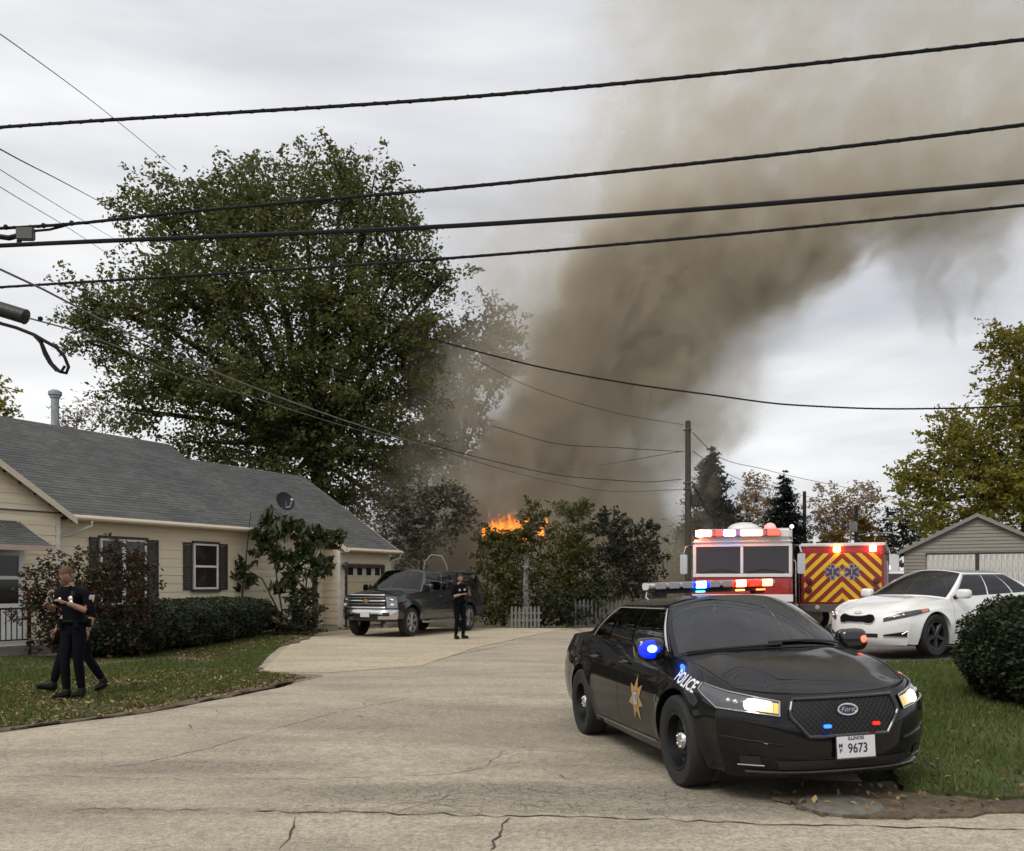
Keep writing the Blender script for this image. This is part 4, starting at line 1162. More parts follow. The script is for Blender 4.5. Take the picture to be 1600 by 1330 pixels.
# shut lines round the bonnet, bumper creases
mb = MB(); g = car.off(lambda b, a: car.hood(b, a), .0015); mb.tube([g(-.965, a) for a in lin(.03, .985, 20)] + [g(b, .985) for b in lin(-.955, .955, 40)] + [g(.965, a) for a in lin(.985, .03, 20)], .005, 5); mb.build('shut_line', M['black'], pol)
for sg in (-1, 1):
    MB().tube([car.off(lambda b, z: car.nose(b, z), .003)(sg * b, lerp(.44, .50, (b - .55) / .45)) for b in lin(.55, .97, 14)], .009, 6).build('bumper_crease', MPAINT, pol, True)
    MB().tube([car.off(lambda b, z: car.nose(b, z), .001)(sg * .995, z) for z in lin(.24, .64, 10)], .004, 5).build('shut_line', M['black'], pol)
# wipers and black cowl strip
mb = MB(); g = car.off(car.ws, .02)
mb.tube([g(b, .02 + .012 * math.sin(b * 3)) for b in lin(-.88, .12, 14)], .012, 6); mb.tube([g(b, .035 + .03 * (1 - abs(b - .4))) for b in lin(-.02, .86, 14)], .012, 6)
mb.build('wiper', M['black'], pol, True)
mb = MB(); mb.grid(car.off(lambda b, a: car.hood(b, a), .005), lin(-.97, .97, 30), [.0, .02, .045]); mb.build('cowl_strip', M['black'], pol)
# lightbar
lbx = -1.36; lb = MB(); lzs = 1.605
lb.box((lbx - .13, -.64, lzs - .045), (lbx + .13, .64, lzs - .035)); bar = lb.build('lightbar', M['black'], pol, bevel=.004, seg=1)
sh = MB()
def barshape(b, a):
    w = .145 * (1 - .35 * max(0, abs(b) - .82) / .18) ; t = 2 * math.pi * a
    cx_, cz_ = math.cos(t), math.sin(t); k = 3.0
    rx = (abs(cx_) ** (2 / k)) * (1 if cx_ > 0 else -1) * w; rz_ = (abs(cz_) ** (2 / k)) * (1 if cz_ > 0 else -1) * .035
    return (lbx + rx, b * .665, lzs + rz_)
sh.grid(barshape, lin(-1, 1, 30), lin(0, 1, 25)); sh.build('lightbar_lens', mat('clear_lens', (.34, .31, .33), .12, var=.3, vscale=30, coat=.8), bar, True)
MB().add([barshape(-1, a) for a in lin(0, 1, 25)[:-1]], [tuple(range(24))]).build('end_cap', M['white'], bar); MB().add([barshape(1, a) for a in lin(0, 1, 25)[:-1]], [tuple(range(24))]).build('end_cap', M['black'], bar)
for k in range(9):
    y = -.56 + k * .14
    lit = {3: lamp('bar_blue', (.04, .26, 1), 40), 7: lamp('bar_red', (1, .10, .04), 34), 6: None, 8: lamp('bar_red2', (1, .13, .03), 22)}.get(k)
    if k == 6: lit = lamp('bar_red', (1, .10, .04), 34)
    if k == 7: lit = lamp('bar_red_glow', (1, .02, .01), 1.8)
    m_ = lit or mat('led_off', (.30, .28, .30), .25, .3)
    mo = MB(); mo.box((lbx + .128, y - .052, lzs - .032), (lbx + .152, y + .052, lzs + .032)); mo.build('light_module', m_, bar, bevel=.006, seg=1)
for y, c in ((-.14, lamp('under_blue', (.05, .45, 1), 6)), (.28, lamp('under_amber', (1, .40, .08), 6)), (.50, lamp('under_red', (1, .15, .03), 5))):
    MB().box((lbx + .10, y - .045, lzs - .072), (lbx + .125, y + .045, lzs - .058)).build('takedown_light', c, bar, bevel=.003, seg=1)
for y, c in ((-.14, lamp('lens_blue', (.0, .04, 1), 1.3, (.01, .03, .4))), (.34, lamp('lens_red', (1, .02, .01), 1.1, (.4, .02, .02)))):
    mo = MB(); w = .10 if y < 0 else .22
    mo.grid(lambda b, a: (barshape(b, a)[0] + .004, barshape(b, a)[1], barshape(b, a)[2]), lin((y - w) / .665, (y + w) / .665, 8), lin(-.20, .20, 9)); mo.build('coloured_lens', c, bar, True)
MB().box((lbx - .09, -.50, 1.53), (lbx + .07, .50, lzs - .044)).build('mount_plate', M['black'], bar, bevel=.01)
for y in (-.52, .52):
    MB().box((lbx - .05, y - .06, 1.50), (lbx + .05, y + .06, lzs - .044)).build('bar_foot', M['black'], bar, bevel=.01)
mb = MB(); mb.tube([(lbx - .02, -.64, lzs - .05), (lbx, -.66, 1.50), (lbx + .03, -.64, 1.475)], .012, 6); mb.build('bar_strap', M['steel'], bar, True)

# ---------------------------------------------- white sedan on the parking pad
B1, B2 = (0, .345, .39), (-2.845, .345, .39)
PW = dict(arch=[B1, B2], cx=-1.5, xf=.60, xr=-3.78, zl=.55, tum=.085,
          wm=[(-3.8, .80), (-3.3, .88), (-2.8, .915), (-1.5, .925), (0, .92), (.35, .89), (.60, .83)],
          zsh=[(-3.8, 1.00), (-3.2, 1.03), (-2, .99), (-1, .955), (-.3, .93), (.1, .89), (.4, .82), (.60, .74)],
          sill=[(-3.8, .30), (-3.2, .26), (-2.4, .20), (-.45, .19), (.42, .20), (.6, .21)],
          zc=[(-.6, 1.02), (-.2, .985), (.2, .93), (.5, .86), (.75, .77), (.88, .69)],
          xn=[(.15, .84), (.22, .93), (.30, .97), (.42, .98), (.55, .965), (.64, .93), (.70, .89), (.8, .80)],
          xt=[(.25, -3.9), (.5, -3.98), (.85, -3.96), (1.04, -3.92)], zn0=.19, zt0=.28, zu=.17,
          c0=-.22, c1=-.42, w0=-1.12, w1=-1.25, r0=-2.55, r1=-2.42, d0=-3.22, d1=-3.16, crown=.06,
          yr=[(-1.2, .55), (-1.8, .585), (-2.5, .54)], zr=[(-1.25, 1.375), (-1.65, 1.42), (-2.0, 1.41), (-2.5, 1.33)],
          deck=[(-4, 1.05), (-3.4, 1.10)], gb=.035)
kc = Car(PW)
MWP = mat('pearl_white', (.80, .79, .76), .25, coat=1.0)
wx, wy = 7.54, 16.2
kia = empty('white_sedan', (wx - .79 * .5, wy + .79 * .87, .262), math.atan2(-.50, -.87), 'white sedan with black heart-shaped grille parked before the tan garage', 'car')
MG2 = clearglass('sedan_glass', (.16, .17, .17), 1.5)
kia.scale = (1.04, 1.04, 1.10)
pk = common(kc, kia, MWP, MG2, [('quarter_panel', -3.78, -2.36), ('rear_door', -2.354, -1.455), ('front_door', -1.448, -.50), ('fender', -.493, .60)],
            [(.06, .41, .03, .41), (.43, .70, .43, .74), (.72, .90, .76, .93)], 'door', frame=M['chrome'])
for xw, zw, r in PW['arch']:
    for sg in (-1, 1): wheel(kia, (xw, sg * .80, .345), sg, .345, .235, 'dark')
f = kc.off(lambda b, z: kc.nose(b, z), .006)
def kg(u):                                   # pinched-waist grille outline half heights
    a = abs(u); return .052 + .022 * math.exp(-((a - .72) / .22) ** 2) - .05 * max(0, (a - .86) / .14) ** 2
mb = MB(); mb.grid(lambda u, v: f(u * .44, .60 + .012 * (abs(u) - .5) + kg(u) * (2 * v - 1)), lin(-1, 1, 31), lin(0, 1, 7)); kgr = mb.build('grille', mat('grille_mesh_dark', (.004, .004, .004), .7, spec=.1), kia)
g2 = kc.off(lambda b, z: kc.nose(b, z), .011)
MB().tube([g2(u * .445, .60 + .012 * (abs(u) - .5) + kg(u) * s_) for s_, rng in ((1, lin(-1, 1, 31)), (-1, lin(1, -1, 31))) for u in rng], .007, 6).build('grille_rim', M['chrome'], kgr, True)
MB().tube([g2(.09 * math.cos(a), .705 + .02 * math.sin(a)) for a in lin(0, 2 * math.pi, 21)], .005, 5).build('badge', M['chrome'], kia, True)
mb = MB(); mb.grid(kc.off(lambda b, z: kc.nose(b, z), .006), lin(-.52, .52, 20), lin(.31, .375, 4)); mb.build('lower_intake', M['black'], kia)
def kh(u, v):
    u = max(0.0, u)
    z0 = lerp(.565, .74, u ** 1.1); z1 = lerp(.625, .80, u ** .8); z = lerp(z0, min(z1, z0 + .10 * (1 - u) + .045), v)
    if u < .55: return kc.nose(lerp(.60, 1, u / .55), z)
    x = lerp(kc.xf, .18, (u - .55) / .45); return (x, kc.sy(x, z), z)
for sg in (-1, 1):
    fl = lambda u, v: tuple(a * c for a, c in zip(kh(u, v), (1, sg, 1)))
    mb = MB(); mb.grid(kc.off(fl, .008), lin(0, .999, 30), lin(0, 1, 7)); h_ = mb.build('headlight', mat('kia_lamp', (.035, .035, .038), .12, .2, coat=.6), kia, True)
    mb = MB(); mb.grid(kc.off(fl, .012), lin(.82, .97, 8), lin(.15, .85, 4)); mb.build('indicator', mat('amber_off', (.55, .20, .08), .2), h_, True)
    for k in (.25, .45):
        MB().ell(kc.off(fl, .004)(k, .5), (.03, .03, .03), 12, 8).build('reflector', M['chrome'], h_, True)
    mb = MB(); mb.grid(kc.off(lambda u, v: kc.nose(sg * lerp(.62, .97, u), lerp(.33, lerp(.36, .42, u), v)), .007), lin(0, 1, 10), lin(0, 1, 4)); fg = mb.build('fog_pocket', M['black'], kia)
    q = kc.off(lambda u, v: kc.nose(sg * lerp(.62, .97, u), lerp(.33, lerp(.36, .42, u), v)), .012)
    MB().tube([q(u, 0) for u in lin(0, 1, 10)] + [q(1, 1)] + [q(.8, .6)], .004, 6).build('fog_trim', M['chrome'], fg, True)
    m_, c = mirror(kc, kia, -.62, 1.02, sg, MWP, .22, .16)
    for dn, xh in (('rear_door', -2.2), ('front_door', -1.3)):
        y = kc.sy(xh, .83); MB().tube([(xh - .10, sg * (y + .01), .83), (xh - .07, sg * (y + .03), .83), (xh + .07, sg * (y + .03), .83), (xh + .10, sg * (y + .01), .83)], .013, 8).build('handle', M['chrome'], pk[dn, sg], True)
mb = MB(); g = kc.off(kc.ws, .02); mb.tube([g(b, .03) for b in lin(-.8, .1, 10)], .01, 6); mb.build('wiper', M['black'], kia)

# ---------------------------------------------- dark pickup with a bed cap
T1, T2 = (0, .41, .47), (-3.645, .41, .47)
PT = dict(arch=[T1, T2], cx=-1.8, xf=.70, xr=-4.78, zl=.75, tum=.06, pw=4.5, crease=.6, bulge=1.6,
          wm=[(-4.8, .97), (-3.6, 1.0), (-2, 1.0), (0, 1.0), (.5, .985), (.70, .95)],
          zsh=[(-4.8, 1.26), (-2, 1.24), (-.6, 1.22), (.2, 1.17), (.70, 1.10)],
          sill=[(-4.8, .50), (-4.2, .50), (-3, .45), (-.55, .43), (.5, .50), (.7, .50)],
          zc=[(-.6, 1.30), (0, 1.27), (.6, 1.22), (.86, 1.17)],
          xn=[(.4, .84), (.5, .93), (.62, .95), (.75, .90), (1.0, .885), (1.17, .84)],
          xt=[(.45, -4.95), (.7, -4.98), (1.25, -4.9)], zn0=.46, zt0=.48, zu=.42,
          c0=-.45, c1=-.62, w0=-1.12, w1=-1.22, r0=-4.70, r1=-4.66, d0=-4.86, d1=-4.74, crown=.05,
          yr=[(-1.2, .70), (-2, .73), (-4.7, .74)], zr=[(-1.22, 1.80), (-1.7, 1.845), (-4.2, 1.84), (-4.7, 1.80)],
          deck=[(-5, 1.27), (-4.7, 1.28)], gb=.03)
tk = Car(PT)
MTP = mat('charcoal_paint', (.016, .017, .019), .25, coat=1.0)
ta = math.atan2(-3.31, -1.53); hx, hy = math.cos(ta), math.sin(ta); lx, ly = -hy, hx
tx, ty = -2.72 - lx * .85, 26.4 - ly * .85
trk = empty('pickup_truck', (tx - .34, ty, .01), ta, 'dark pickup truck with capped bed and chrome grille parked by the garage', 'pickup truck')
trk.scale = (1, 1, 1.08)
pt = common(tk, trk, MTP, clearglass('truck_glass', (.42, .48, .46), 1.6), [('bed_side', -4.78, -2.80), ('rear_door', -2.793, -1.86), ('front_door', -1.853, -.66), ('fender', -.653, .70)],
            [(.055, .27, .02, .27), (.30, .46, .30, .46), (.55, .93, .55, .95)], 'door')
for xw, zw, r in PT['arch']:
    for sg in (-1, 1): wheel(trk, (xw, sg * .86, .40), sg, .40, .27, 'alloy')
f = tk.off(lambda b, z: tk.nose(b, z), .008)
mb = MB(); mb.grid(f, lin(-.66, .66, 20), lin(.78, 1.15, 8)); gk = mb.build('grille', M['black'], trk)
f2 = tk.off(lambda b, z: tk.nose(b, z), .025)
for z, r in ((1.13, .030), (.98, .026), (.80, .032)): MB().tube([f2(b, z) for b in lin(-.66, .66, 18)], r, 8).build('grille_bar', M['chrome'], gk, True)
for z in (1.06, .90): MB().tube([f2(b, z) for b in lin(-.64, .64, 16)], .010, 6).build('grille_slat', M['steel'], gk, True)
MB().add([tuple(Vector(f2(0, .98)) + Vector((.03, a, c))) for a, c in ((-.12, -.025), (-.04, -.025), (-.04, -.05), (.06, -.05), (.06, -.02), (.13, -.02), (.12, .025), (.05, .025), (.05, .05), (-.05, .05), (-.05, .02), (-.13, .02))], [tuple(range(12))]).build('badge', mat('badge_gold', (.55, .40, .12), .3, .6), gk)
for sg in (-1, 1):
    mb = MB(); mb.grid(tk.off(lambda b, z: tk.nose(sg * b, z), .010), lin(.69, .985, 10), lin(.80, 1.09, 8)); h_ = mb.build('headlight', mat('truck_lamp', (.22, .22, .23), .12, .7, coat=1), trk, True)
    for z, c in ((1.00, M['chrome']), (.87, mat('lamp_clear', (.7, .68, .62), .1, .4))):
        MB().ell(tk.nose(sg * .83, z), (.03, .10, .045), 12, 8).build('reflector', c, h_, True)
    mb = MB(); mb.grid(tk.off(lambda b, z: tk.nose(sg * b, z), .040), lin(.60, .80, 5), lin(.58, .66, 3)); mb.build('fog_lamp', M['black'], trk)
    m_, c = mirror(tk, trk, -.78, 1.33, sg, M['gloss'], .25, .22)
    for dn, xh in (('rear_door', -2.65), ('front_door', -1.7)):
        y = tk.sy(xh, 1.1); MB().tube([(xh - .10, sg * (y + .01), 1.1), (xh - .08, sg * (y + .04), 1.1), (xh + .08, sg * (y + .04), 1.1), (xh + .10, sg * (y + .01), 1.1)], .016, 8).build('handle', MTP, pt[dn, sg], True)
    MB().tube([(-.55, sg * .99, .40), (-.7, sg * 1.03, .38), (-2.9, sg * 1.03, .38), (-3.05, sg * .99, .40)], .035, 8).build('step_bar', M['steel'], trk, True)
    mb = ribbon(tk, sg, -2.75, -.70, .66, .69, .008, 30); mb.build('door_strip', M['steel'], trk, True)
mb = MB(); mb.grid(tk.off(lambda b, z: tk.nose(b, z), .030), lin(-1, 1, 36), lin(.50, .745, 8)); mb.build('chrome_bumper', M['chrome'], trk, True)
mb = MB(); mb.grid(tk.off(lambda b, z: tk.nose(b, z), .036), lin(-.45, .45, 12), lin(.50, .60, 3)); mb.build('bumper_inset', M['black'], trk)
p = Vector(tk.nose(-.0, .62)); MB().box((p.x + .04, -.155, .55), (p.x + .05, .155, .69)).build('licence_plate', mat('plate_grey', (.55, .55, .55), .5), trk)
mb = MB(); mb.grid(tk.off(lambda t, k: tk.gside(-1, t, k), .004), [.485, .50, .515], lin(0, 1, 6)); mb.grid(tk.off(lambda t, k: tk.gside(1, t, k), .004), [.485, .50, .515], lin(0, 1, 6)); mb.build('cap_gap', M['black'], trk)
# ---------------------------------------------- fire engine seen from the front
MRED = mat('fire_red', (.33, .018, .015), .25, coat=.8)
MWHT = mat('engine_white', (.70, .69, .68), .35, coat=.5)
MEG = mat('engine_glass', (.022, .020, .026), .05, spec=.6)
fx0, fx1, FY = (1083 - 800) / FPX * 22.5, (1235 - 800) / FPX * 22.5, 22.5
fw = (fx1 - fx0) / 2; fcx = (fx0 + fx1) / 2
eng = empty('fire_engine', (fcx, FY, .02), rad(-17), 'red and white fire engine facing the camera with roof lights flashing', 'fire engine')
zt = at(0, 850, FY).z; z1, z0 = at(0, 855, FY).z, at(0, 897, FY).z
mb = MB(); mb.box((-fw, 0, .55), (fw, 2.4, z0 - .04)); cab = mb.build('cab', MRED, eng, bevel=.09, seg=3)
mb = MB(); mb.box((-fw + .02, .06, z0 - .05), (fw - .02, 2.4, zt + .05)); mb.build('cab_upper', MRED, cab, bevel=.07, seg=3)
mb = MB(); mb.box((-fw, -.02, zt - .02), (fw, 2.4, zt + .10)); mb.box((-fw + .12, -.05, zt + .10), (fw - .03, .55, zt + .36)); mb.build('roof_cap', MWHT, cab, bevel=.05, seg=3)
mb = MB(); mb.box((-fw + .01, .022, z0 - .10), (fw - .01, .058, z0 - .01)); mb.box((-fw + .01, .02, z1), (fw - .01, .058, z1 + .06)); mb.box((-fw + .01, .02, z0 - .01), (-fw + .09, .058, z1)); mb.box((fw - .09, .02, z0 - .01), (fw - .01, .058, z1)); mb.box((-.035, .018, z0 - .01), (.035, .058, z1))
mb.build('windshield_surround', MWHT, cab, bevel=.012)
for a, b in ((-fw + .09, -.035), (.035, fw - .09)):
    mb = MB(); mb.box((a, .034, z0 - .01), (b, .056, z1)); mb.build('windshield', MEG, eng)
mb = MB(); mb.tube([(-fw + .2, .01, z0 + .02), (-.5, .0, z0 + .10), (-.1, .01, z0 + .02)], .014, 6); mb.tube([(.12, .01, z0 + .02), (.5, .0, z0 + .10), (fw - .2, .01, z0 + .02)], .014, 6); mb.build('wiper', M['black'], eng)
mb = MB(); mb.box((-fw - .01, -.03, 1.10), (fw + .01, 0.03, 1.28)); mb.build('white_stripe', MWHT, eng, bevel=.01)
mb = MB(); mb.box((-.62, -.06, .62), (.62, 0.02, 1.06)); gk = mb.build('grille', M['chrome'], eng, bevel=.03)
for k in range(5): mb = MB(); mb.box((-.55, -.075, .67 + k * .075), (.55, -.061, .715 + k * .075)); mb.build('grille_slot', M['black'], gk)
for s in (-1, 1):
    mb = MB(); mb.box((s * .9 - .24, -.05, .66), (s * .9 + .24, .02, .98)); q = mb.build('headlight', M['chrome'], eng, bevel=.03)
    for d in (-.11, .11): MB().ell((s * .9 + d, -.05, .82), (.085, .03, .085), 14, 8).build('lamp_lens', mat('lamp_clear', (.7, .68, .62), .1, .4), q, True)
mb = MB(); mb.box((-fw - .02, -.55, .35), (fw + .02, .05, .60)); mb.build('bumper', M['chrome'], eng, bevel=.04)
for s in (-1, 1):
    for y in (.55, 4.6):
        wheel(eng, (s * (fw - .18), y, .50), 1, .50, .32, 'alloy').rotation_euler = (0, 0, 0)
for w_ in [c for c in eng.children if c.name.startswith('wheel')]:
    for v in w_.data.vertices: pass
mb = MB(); mb.box((-fw + .02, 2.45, .5), (fw - .02, 7.4, zt - .1)); mb.build('body', MRED, eng, bevel=.04)
mb = MB(); mb.box((-fw + .06, 3.2, zt - .09), (fw - .5, 7.2, zt + .16)); mb.build('hose_bed', M['steel'], eng, bevel=.02)
for s in (-1, 1):
    mb = MB(); mb.tube([(s * fw, .35, zt - .05), (s * (fw + .16), -.12, zt - .08), (s * (fw + .20), -.14, zt - .25)], .022, 6); mi = mb.build('mirror_arm', M['chrome'], eng, True)
    mb = MB(); mb.box((s * (fw + .20) - .09, -.19, z0 - .02), (s * (fw + .20) + .09, -.11, z0 + .48)); mb.build('mirror', M['chrome'], mi, bevel=.02)
    mb = MB(); mb.box((s * (fw - .0) - .02, .3, z0), (s * (fw - .0) + .02, 1.3, z1 - .02)); mb.build('cab_window', MEG, eng)
# roof light bar and beacons
mb = MB(); mb.box((-fw + .25, -.16, zt + .16), (fw - .30, -.055, zt + .34)); rb = mb.build('lightbar', mat('bar_housing', (.16, .12, .13), .4), eng, bevel=.02)
for px, wpx, c, s in ((1101, 24, (1, .14, .09), 60), (1141, 17, (.20, .28, 1), 34), (1165, 14, (1, .30, .14), 24), (1181, 17, (1, .24, .12), 36), (1207, 18, (.9, .05, .03), 3), (1125, 10, (.9, .04, .03), 3)):
    x = (px - 800) / FPX * FY - fcx; w = wpx / FPX * FY / 2; m_ = lamp('roof_%d' % px, c, s)
    MB().box((x - w, -.20, zt + .175), (x + w, -.165, zt + .325)).build('light_module', m_, rb, bevel=.012)
MB().ell((0, .9, zt + .38), (.42, .5, .20), 20, 12).build('air_conditioner', MWHT, cab, True)
MB().ell((fw - .55, .8, zt + .38), (.16, .16, .17), 14, 10).build('beacon', mat('beacon_pink', (.75, .35, .35), .2, emit=(1, .25, .2), es=.6), cab, True)
MB().ell((fw - .02, .4, zt + .42), (.05, .05, .05), 12, 8).build('marker_lamp', lamp('marker', (1, .95, .9), 2.0), cab, True)
mb = MB(); mb.tube([(fw - .02, .4, zt + .05), (fw - .02, .4, zt + .40)], .015, 6); mb.build('lamp_stalk', M['chrome'], cab)
for x in (fw - .07,):
    mb = MB(); mb.tube([(fw + .01, .5, .8), (fw + .07, .5, .85), (fw + .07, .5, 2.1), (fw + .01, .5, 2.15)], .02, 6); mb.build('grab_rail', M['chrome'], eng, True)

# ---------------------------------------------- rescue truck seen from behind, chevron panel
RY = 27.0; rx0, rx1 = (1255 - 800) / FPX * RY, (1377 - 800) / FPX * RY; rw_ = (rx1 - rx0) / 2; rcx = (rx0 + rx1) / 2
res = empty('rescue_truck', (rcx, RY, .02), rad(-24), 'rescue truck seen from behind with red and yellow chevron panel', 'rescue truck')
rt, rb_ = at(0, 852, RY).z, at(0, 943, RY).z
mb = MB(); mb.box((-rw_, .02, .75), (rw_, 6.4, rt)); bd = mb.build('body', MRED, res, bevel=.04)
MCR = mat('chevron_red', (.24, .022, .016), .4); MCY = mat('chevron_yellow', (.70, .48, .03), .4)
mb = MB(); mb.box((-rw_ + .05, -.012, rb_), (rw_ - .05, .018, rt - .24)); pn = mb.build('chevron_panel', MCR, res)
zmx, zmn, hw = rt - .26, rb_ + .02, rw_ - .08


def clip(poly, z0, z1, x0, x1):
    for ax, lim, sgn in ((1, z0, 1), (1, z1, -1), (0, x0, 1), (0, x1, -1)):
        o = []
        for i in range(len(poly)):
            p, q = poly[i], poly[(i + 1) % len(poly)]; a, b = (p[ax] - lim) * sgn, (q[ax] - lim) * sgn
            if a >= 0: o.append(p)
            if a * b < 0: t = a / (a - b); o.append((p[0] + (q[0] - p[0]) * t, p[1] + (q[1] - p[1]) * t))
        poly = o
        if len(poly) < 3: return []
    return poly


sp = .345
for k in range(-2, 10):
    za_ = zmn + .12 + k * sp
    for s in (-1, 1):
        poly = clip([(0, za_), (s * 3, za_ - 3), (s * 3, za_ - 3 + sp * .47), (0, za_ + sp * .47)], zmn, zmx, -hw, hw)
        if poly: MB().prism(poly, -.006, Matrix.Translation((0, -.0125, 0))).build('chevron_stripe', MCY, pn)
# medical six-armed emblems
zc_ = at(0, 895, RY).z
for s in (-1, 1):
    cx_ = s * .27
    def starpoly(r, w):
        o = []
        for k in range(6):
            a = math.pi / 2 + k * math.pi / 3
            for d, rr in ((-w, r), (w, r)): o.append((cx_ + rr * math.cos(a) - d * math.sin(a), zc_ + rr * math.sin(a) + d * math.cos(a)))
            b = a + math.pi / 6; o.append((cx_ + w * 2.0 * math.cos(b), zc_ + w * 2.0 * math.sin(b)))
        return o
    e = MB().prism(starpoly(.25, .072), -.004, Matrix.Translation((0, -.0195, 0))).build('emblem', mat('emblem_grey', (.34, .29, .28), .5), pn)
    MB().prism(starpoly(.22, .042), -.004, Matrix.Translation((0, -.0245, 0))).build('emblem_star', mat('emblem_blue', (.06, .045, .10), .5), e)
    MB().prism([(cx_ - .012, zc_ - .13), (cx_ + .012, zc_ - .13), (cx_ + .02, zc_ + .13), (cx_ - .02, zc_ + .13)], -.004, Matrix.Translation((0, -.0295, 0))).build('emblem_staff', mat('emblem_grey', (.5, .48, .5), .5), e)
mb = MB(); mb.box((-rw_ - .03, -.03, rt - .05), (rw_ + .03, 6.4, rt + .05)); mb.build('roof_edge', MWHT, res, bevel=.02)
for x, c, s in ((-.15, (1, .50, .08), 16), (.86, (1, .16, .10), 26)):
    MB().box((x - .10, -.10, rt - .23), (x + .10, -.03, rt - .06)).build('warning_light', lamp('res_%d' % (x * 100), c, s), res, bevel=.02)
for s in (-1, 1):
    for z in (.38, .66): MB().lathe([(.10, 0), (.09, -.04), (0, -.05)], 18, Matrix.Translation((s * (rw_ - .22), -.03, rb_ + z))).build('tail_light', mat('tail_lamp_dark', (.10, .02, .03), .2), res, True)
mb = MB(); mb.box((-rw_ + .02, -.45, rb_ - .28), (rw_ - .02, .0, rb_ - .04)); mb.build('rear_step', mat('tread_plate', (.18, .17, .17), .5, .5, var=.5, vscale=40), res, bevel=.02)
MB().lathe([(.07, 0), (.05, -.03), (0, -.03)], 14, Matrix.Translation((-rw_ + .5, -.455, rb_ - .14))).build('step_lamp', mat('lamp_clear', (.7, .68, .62), .1, .4), res, True)
for s in (-1, 1): wheel(res, (s * (rw_ - .2), 1.6, .48), 1, .48, .45, 'alloy')
for k, (a, b) in enumerate(((.4, 1.5), (1.6, 2.9), (3.0, 4.3))):
    for s in (-1, 1):
        mb = MB(); mb.box((s * rw_ - .01, a, 1.0), (s * rw_ + .012 * s + .01, b, rt - .45)); lk = mb.build('locker_shutter', mat('shutter_grey', (.42, .42, .43), .4, .6, var=.2, vscale=20), res, bevel=.006)
mb = MB(); mb.tube([(rw_ + .06, .1, .9), (rw_ + .06, .1, rt - .5)], .02, 6); mb.build('grab_rail', M['chrome'], res, True); mb = MB(); mb.tube([(-rw_ - .06, .1, .9), (-rw_ - .06, .1, rt - .5)], .02, 6); mb.build('grab_rail', M['chrome'], res, True)
mb = MB(); mb.box((-.9, 6.5, .6), (.9, 8.4, rt - .4)); mb.build('cab', MRED, res, bevel=.1)

# ---------------------------------------------- second engine far behind, only its side of the front visible
QY = 44.0; qx = (1403 - 800) / FPX * QY
far = empty('ambulance', (qx + .3, QY, 0), rad(8), 'distant emergency truck with headlights on, between rescue truck and tan garage', 'emergency truck')
MB().box((-1.1, 0, .5), (1.1, 2.2, 2.2)).build('cab', MWHT, far, bevel=.12, seg=3)
MB().box((-1.15, 2.25, .5), (1.15, 6.5, 3.1)).build('body', MWHT, far, bevel=.06)
MB().box((-.98, -.015, 1.45), (.98, .04, 2.05)).build('windshield', MEG, far)
MB().box((-1.12, -.03, .95), (1.12, .03, 1.2)).build('red_band', MRED, far)
MB().box((-1.15, -.18, .42), (1.15, .0, .68)).build('bumper', M['chrome'], far, bevel=.03)
MB().box((-.5, -.05, .72), (.5, .02, 1.15)).build('grille', M['black'], far, bevel=.02)
for x, z, c, s in ((-.85, .98, (1, .93, .85), 5), (.55, .98, (1, .93, .85), 5), (-.9, 2.35, (1, .95, .95), 2.2), (.2, 2.35, (1, .3, .25), 2.2), (.45, 1.3, (1, .35, .25), 2.5)):
    MB().box((x - .14, -.09, z - .09), (x + .14, -.02, z + .09)).build('headlight' if z < 1.1 else 'warning_light', lamp('far_%d_%d' % (x * 100, z * 100), c, s), far, bevel=.02)
for s in (-1, 1): wheel(far, (s * .85, .6, .42), 1, .42, .28, 'alloy')

# ------------------------------------------------------------------ trees and shrubs
def foliage_points(lobes, Y, n, ydepth=.8, twig=None, edge=.55, twigs_per=46, spread=.55):
    """leaf centres clustered on twigs inside photo-shaped lobes (px, py, rx, ry[, dY])"""
    area = np.array([l[2] * l[3] for l in lobes], float); area /= area.sum()
    out, tw = [], []
    for l, a in zip(lobes, area):
        dy = l[4] if len(l) > 4 else 0
        y = Y + dy; c = np.array(at(l[0], l[1], y)); k = y / FPX; r = np.array([l[2] * k, (l[2] + l[3]) * .5 * k * ydepth, l[3] * k])
        nt_ = max(3, int(twigs_per * n / 40000 * a * len(lobes) / 1.0)) if twig is None else max(3, int(twig * a))
        d = NR.normal(size=(nt_, 3)); d /= np.linalg.norm(d, axis=1)[:, None]
        rr = NR.uniform(edge, 1, nt_)[:, None]
        T = c + d * r * rr; tw.append((c, T))
        m = max(1, int(n * a / nt_)); s = (r.mean() * spread / max(1, nt_ ** (1 / 3))) * 1.1
        q = NR.uniform(-1, 1.5, (nt_, m, 1)); dd = d + np.array([0, 0, -.12]) + NR.normal(0, .35, (nt_, 3))
        P = T[:, None, :] + NR.normal(size=(nt_, m, 3)) * s * np.array([1, 1, .62]) * np.clip(1.05 - .38 * (q + .6), .22, 1.2) + dd[:, None, :] * q * s * 1.55
        out.append(P.reshape(-1, 3))
    return np.concatenate(out), tw


def limbs(mb, base, tw, r0, per=3, sag=.0):
    b = Vector(base)
    for c, T in tw:
        c = Vector(c); mid = b.lerp(c, .5) + Vector((R.uniform(-.3, .3), R.uniform(-.3, .3), .06 * (c - b).length))
        mb.tube([b, mid, c], [r0, r0 * .6, r0 * .3], 6)
        for i in range(min(per, len(T))):
            e = Vector(T[R.randrange(len(T))]); mb.tube([c.lerp(b, .15), c.lerp(e, .55) + Vector((0, 0, .05)), e], [r0 * .28, r0 * .18, r0 * .05], 5)


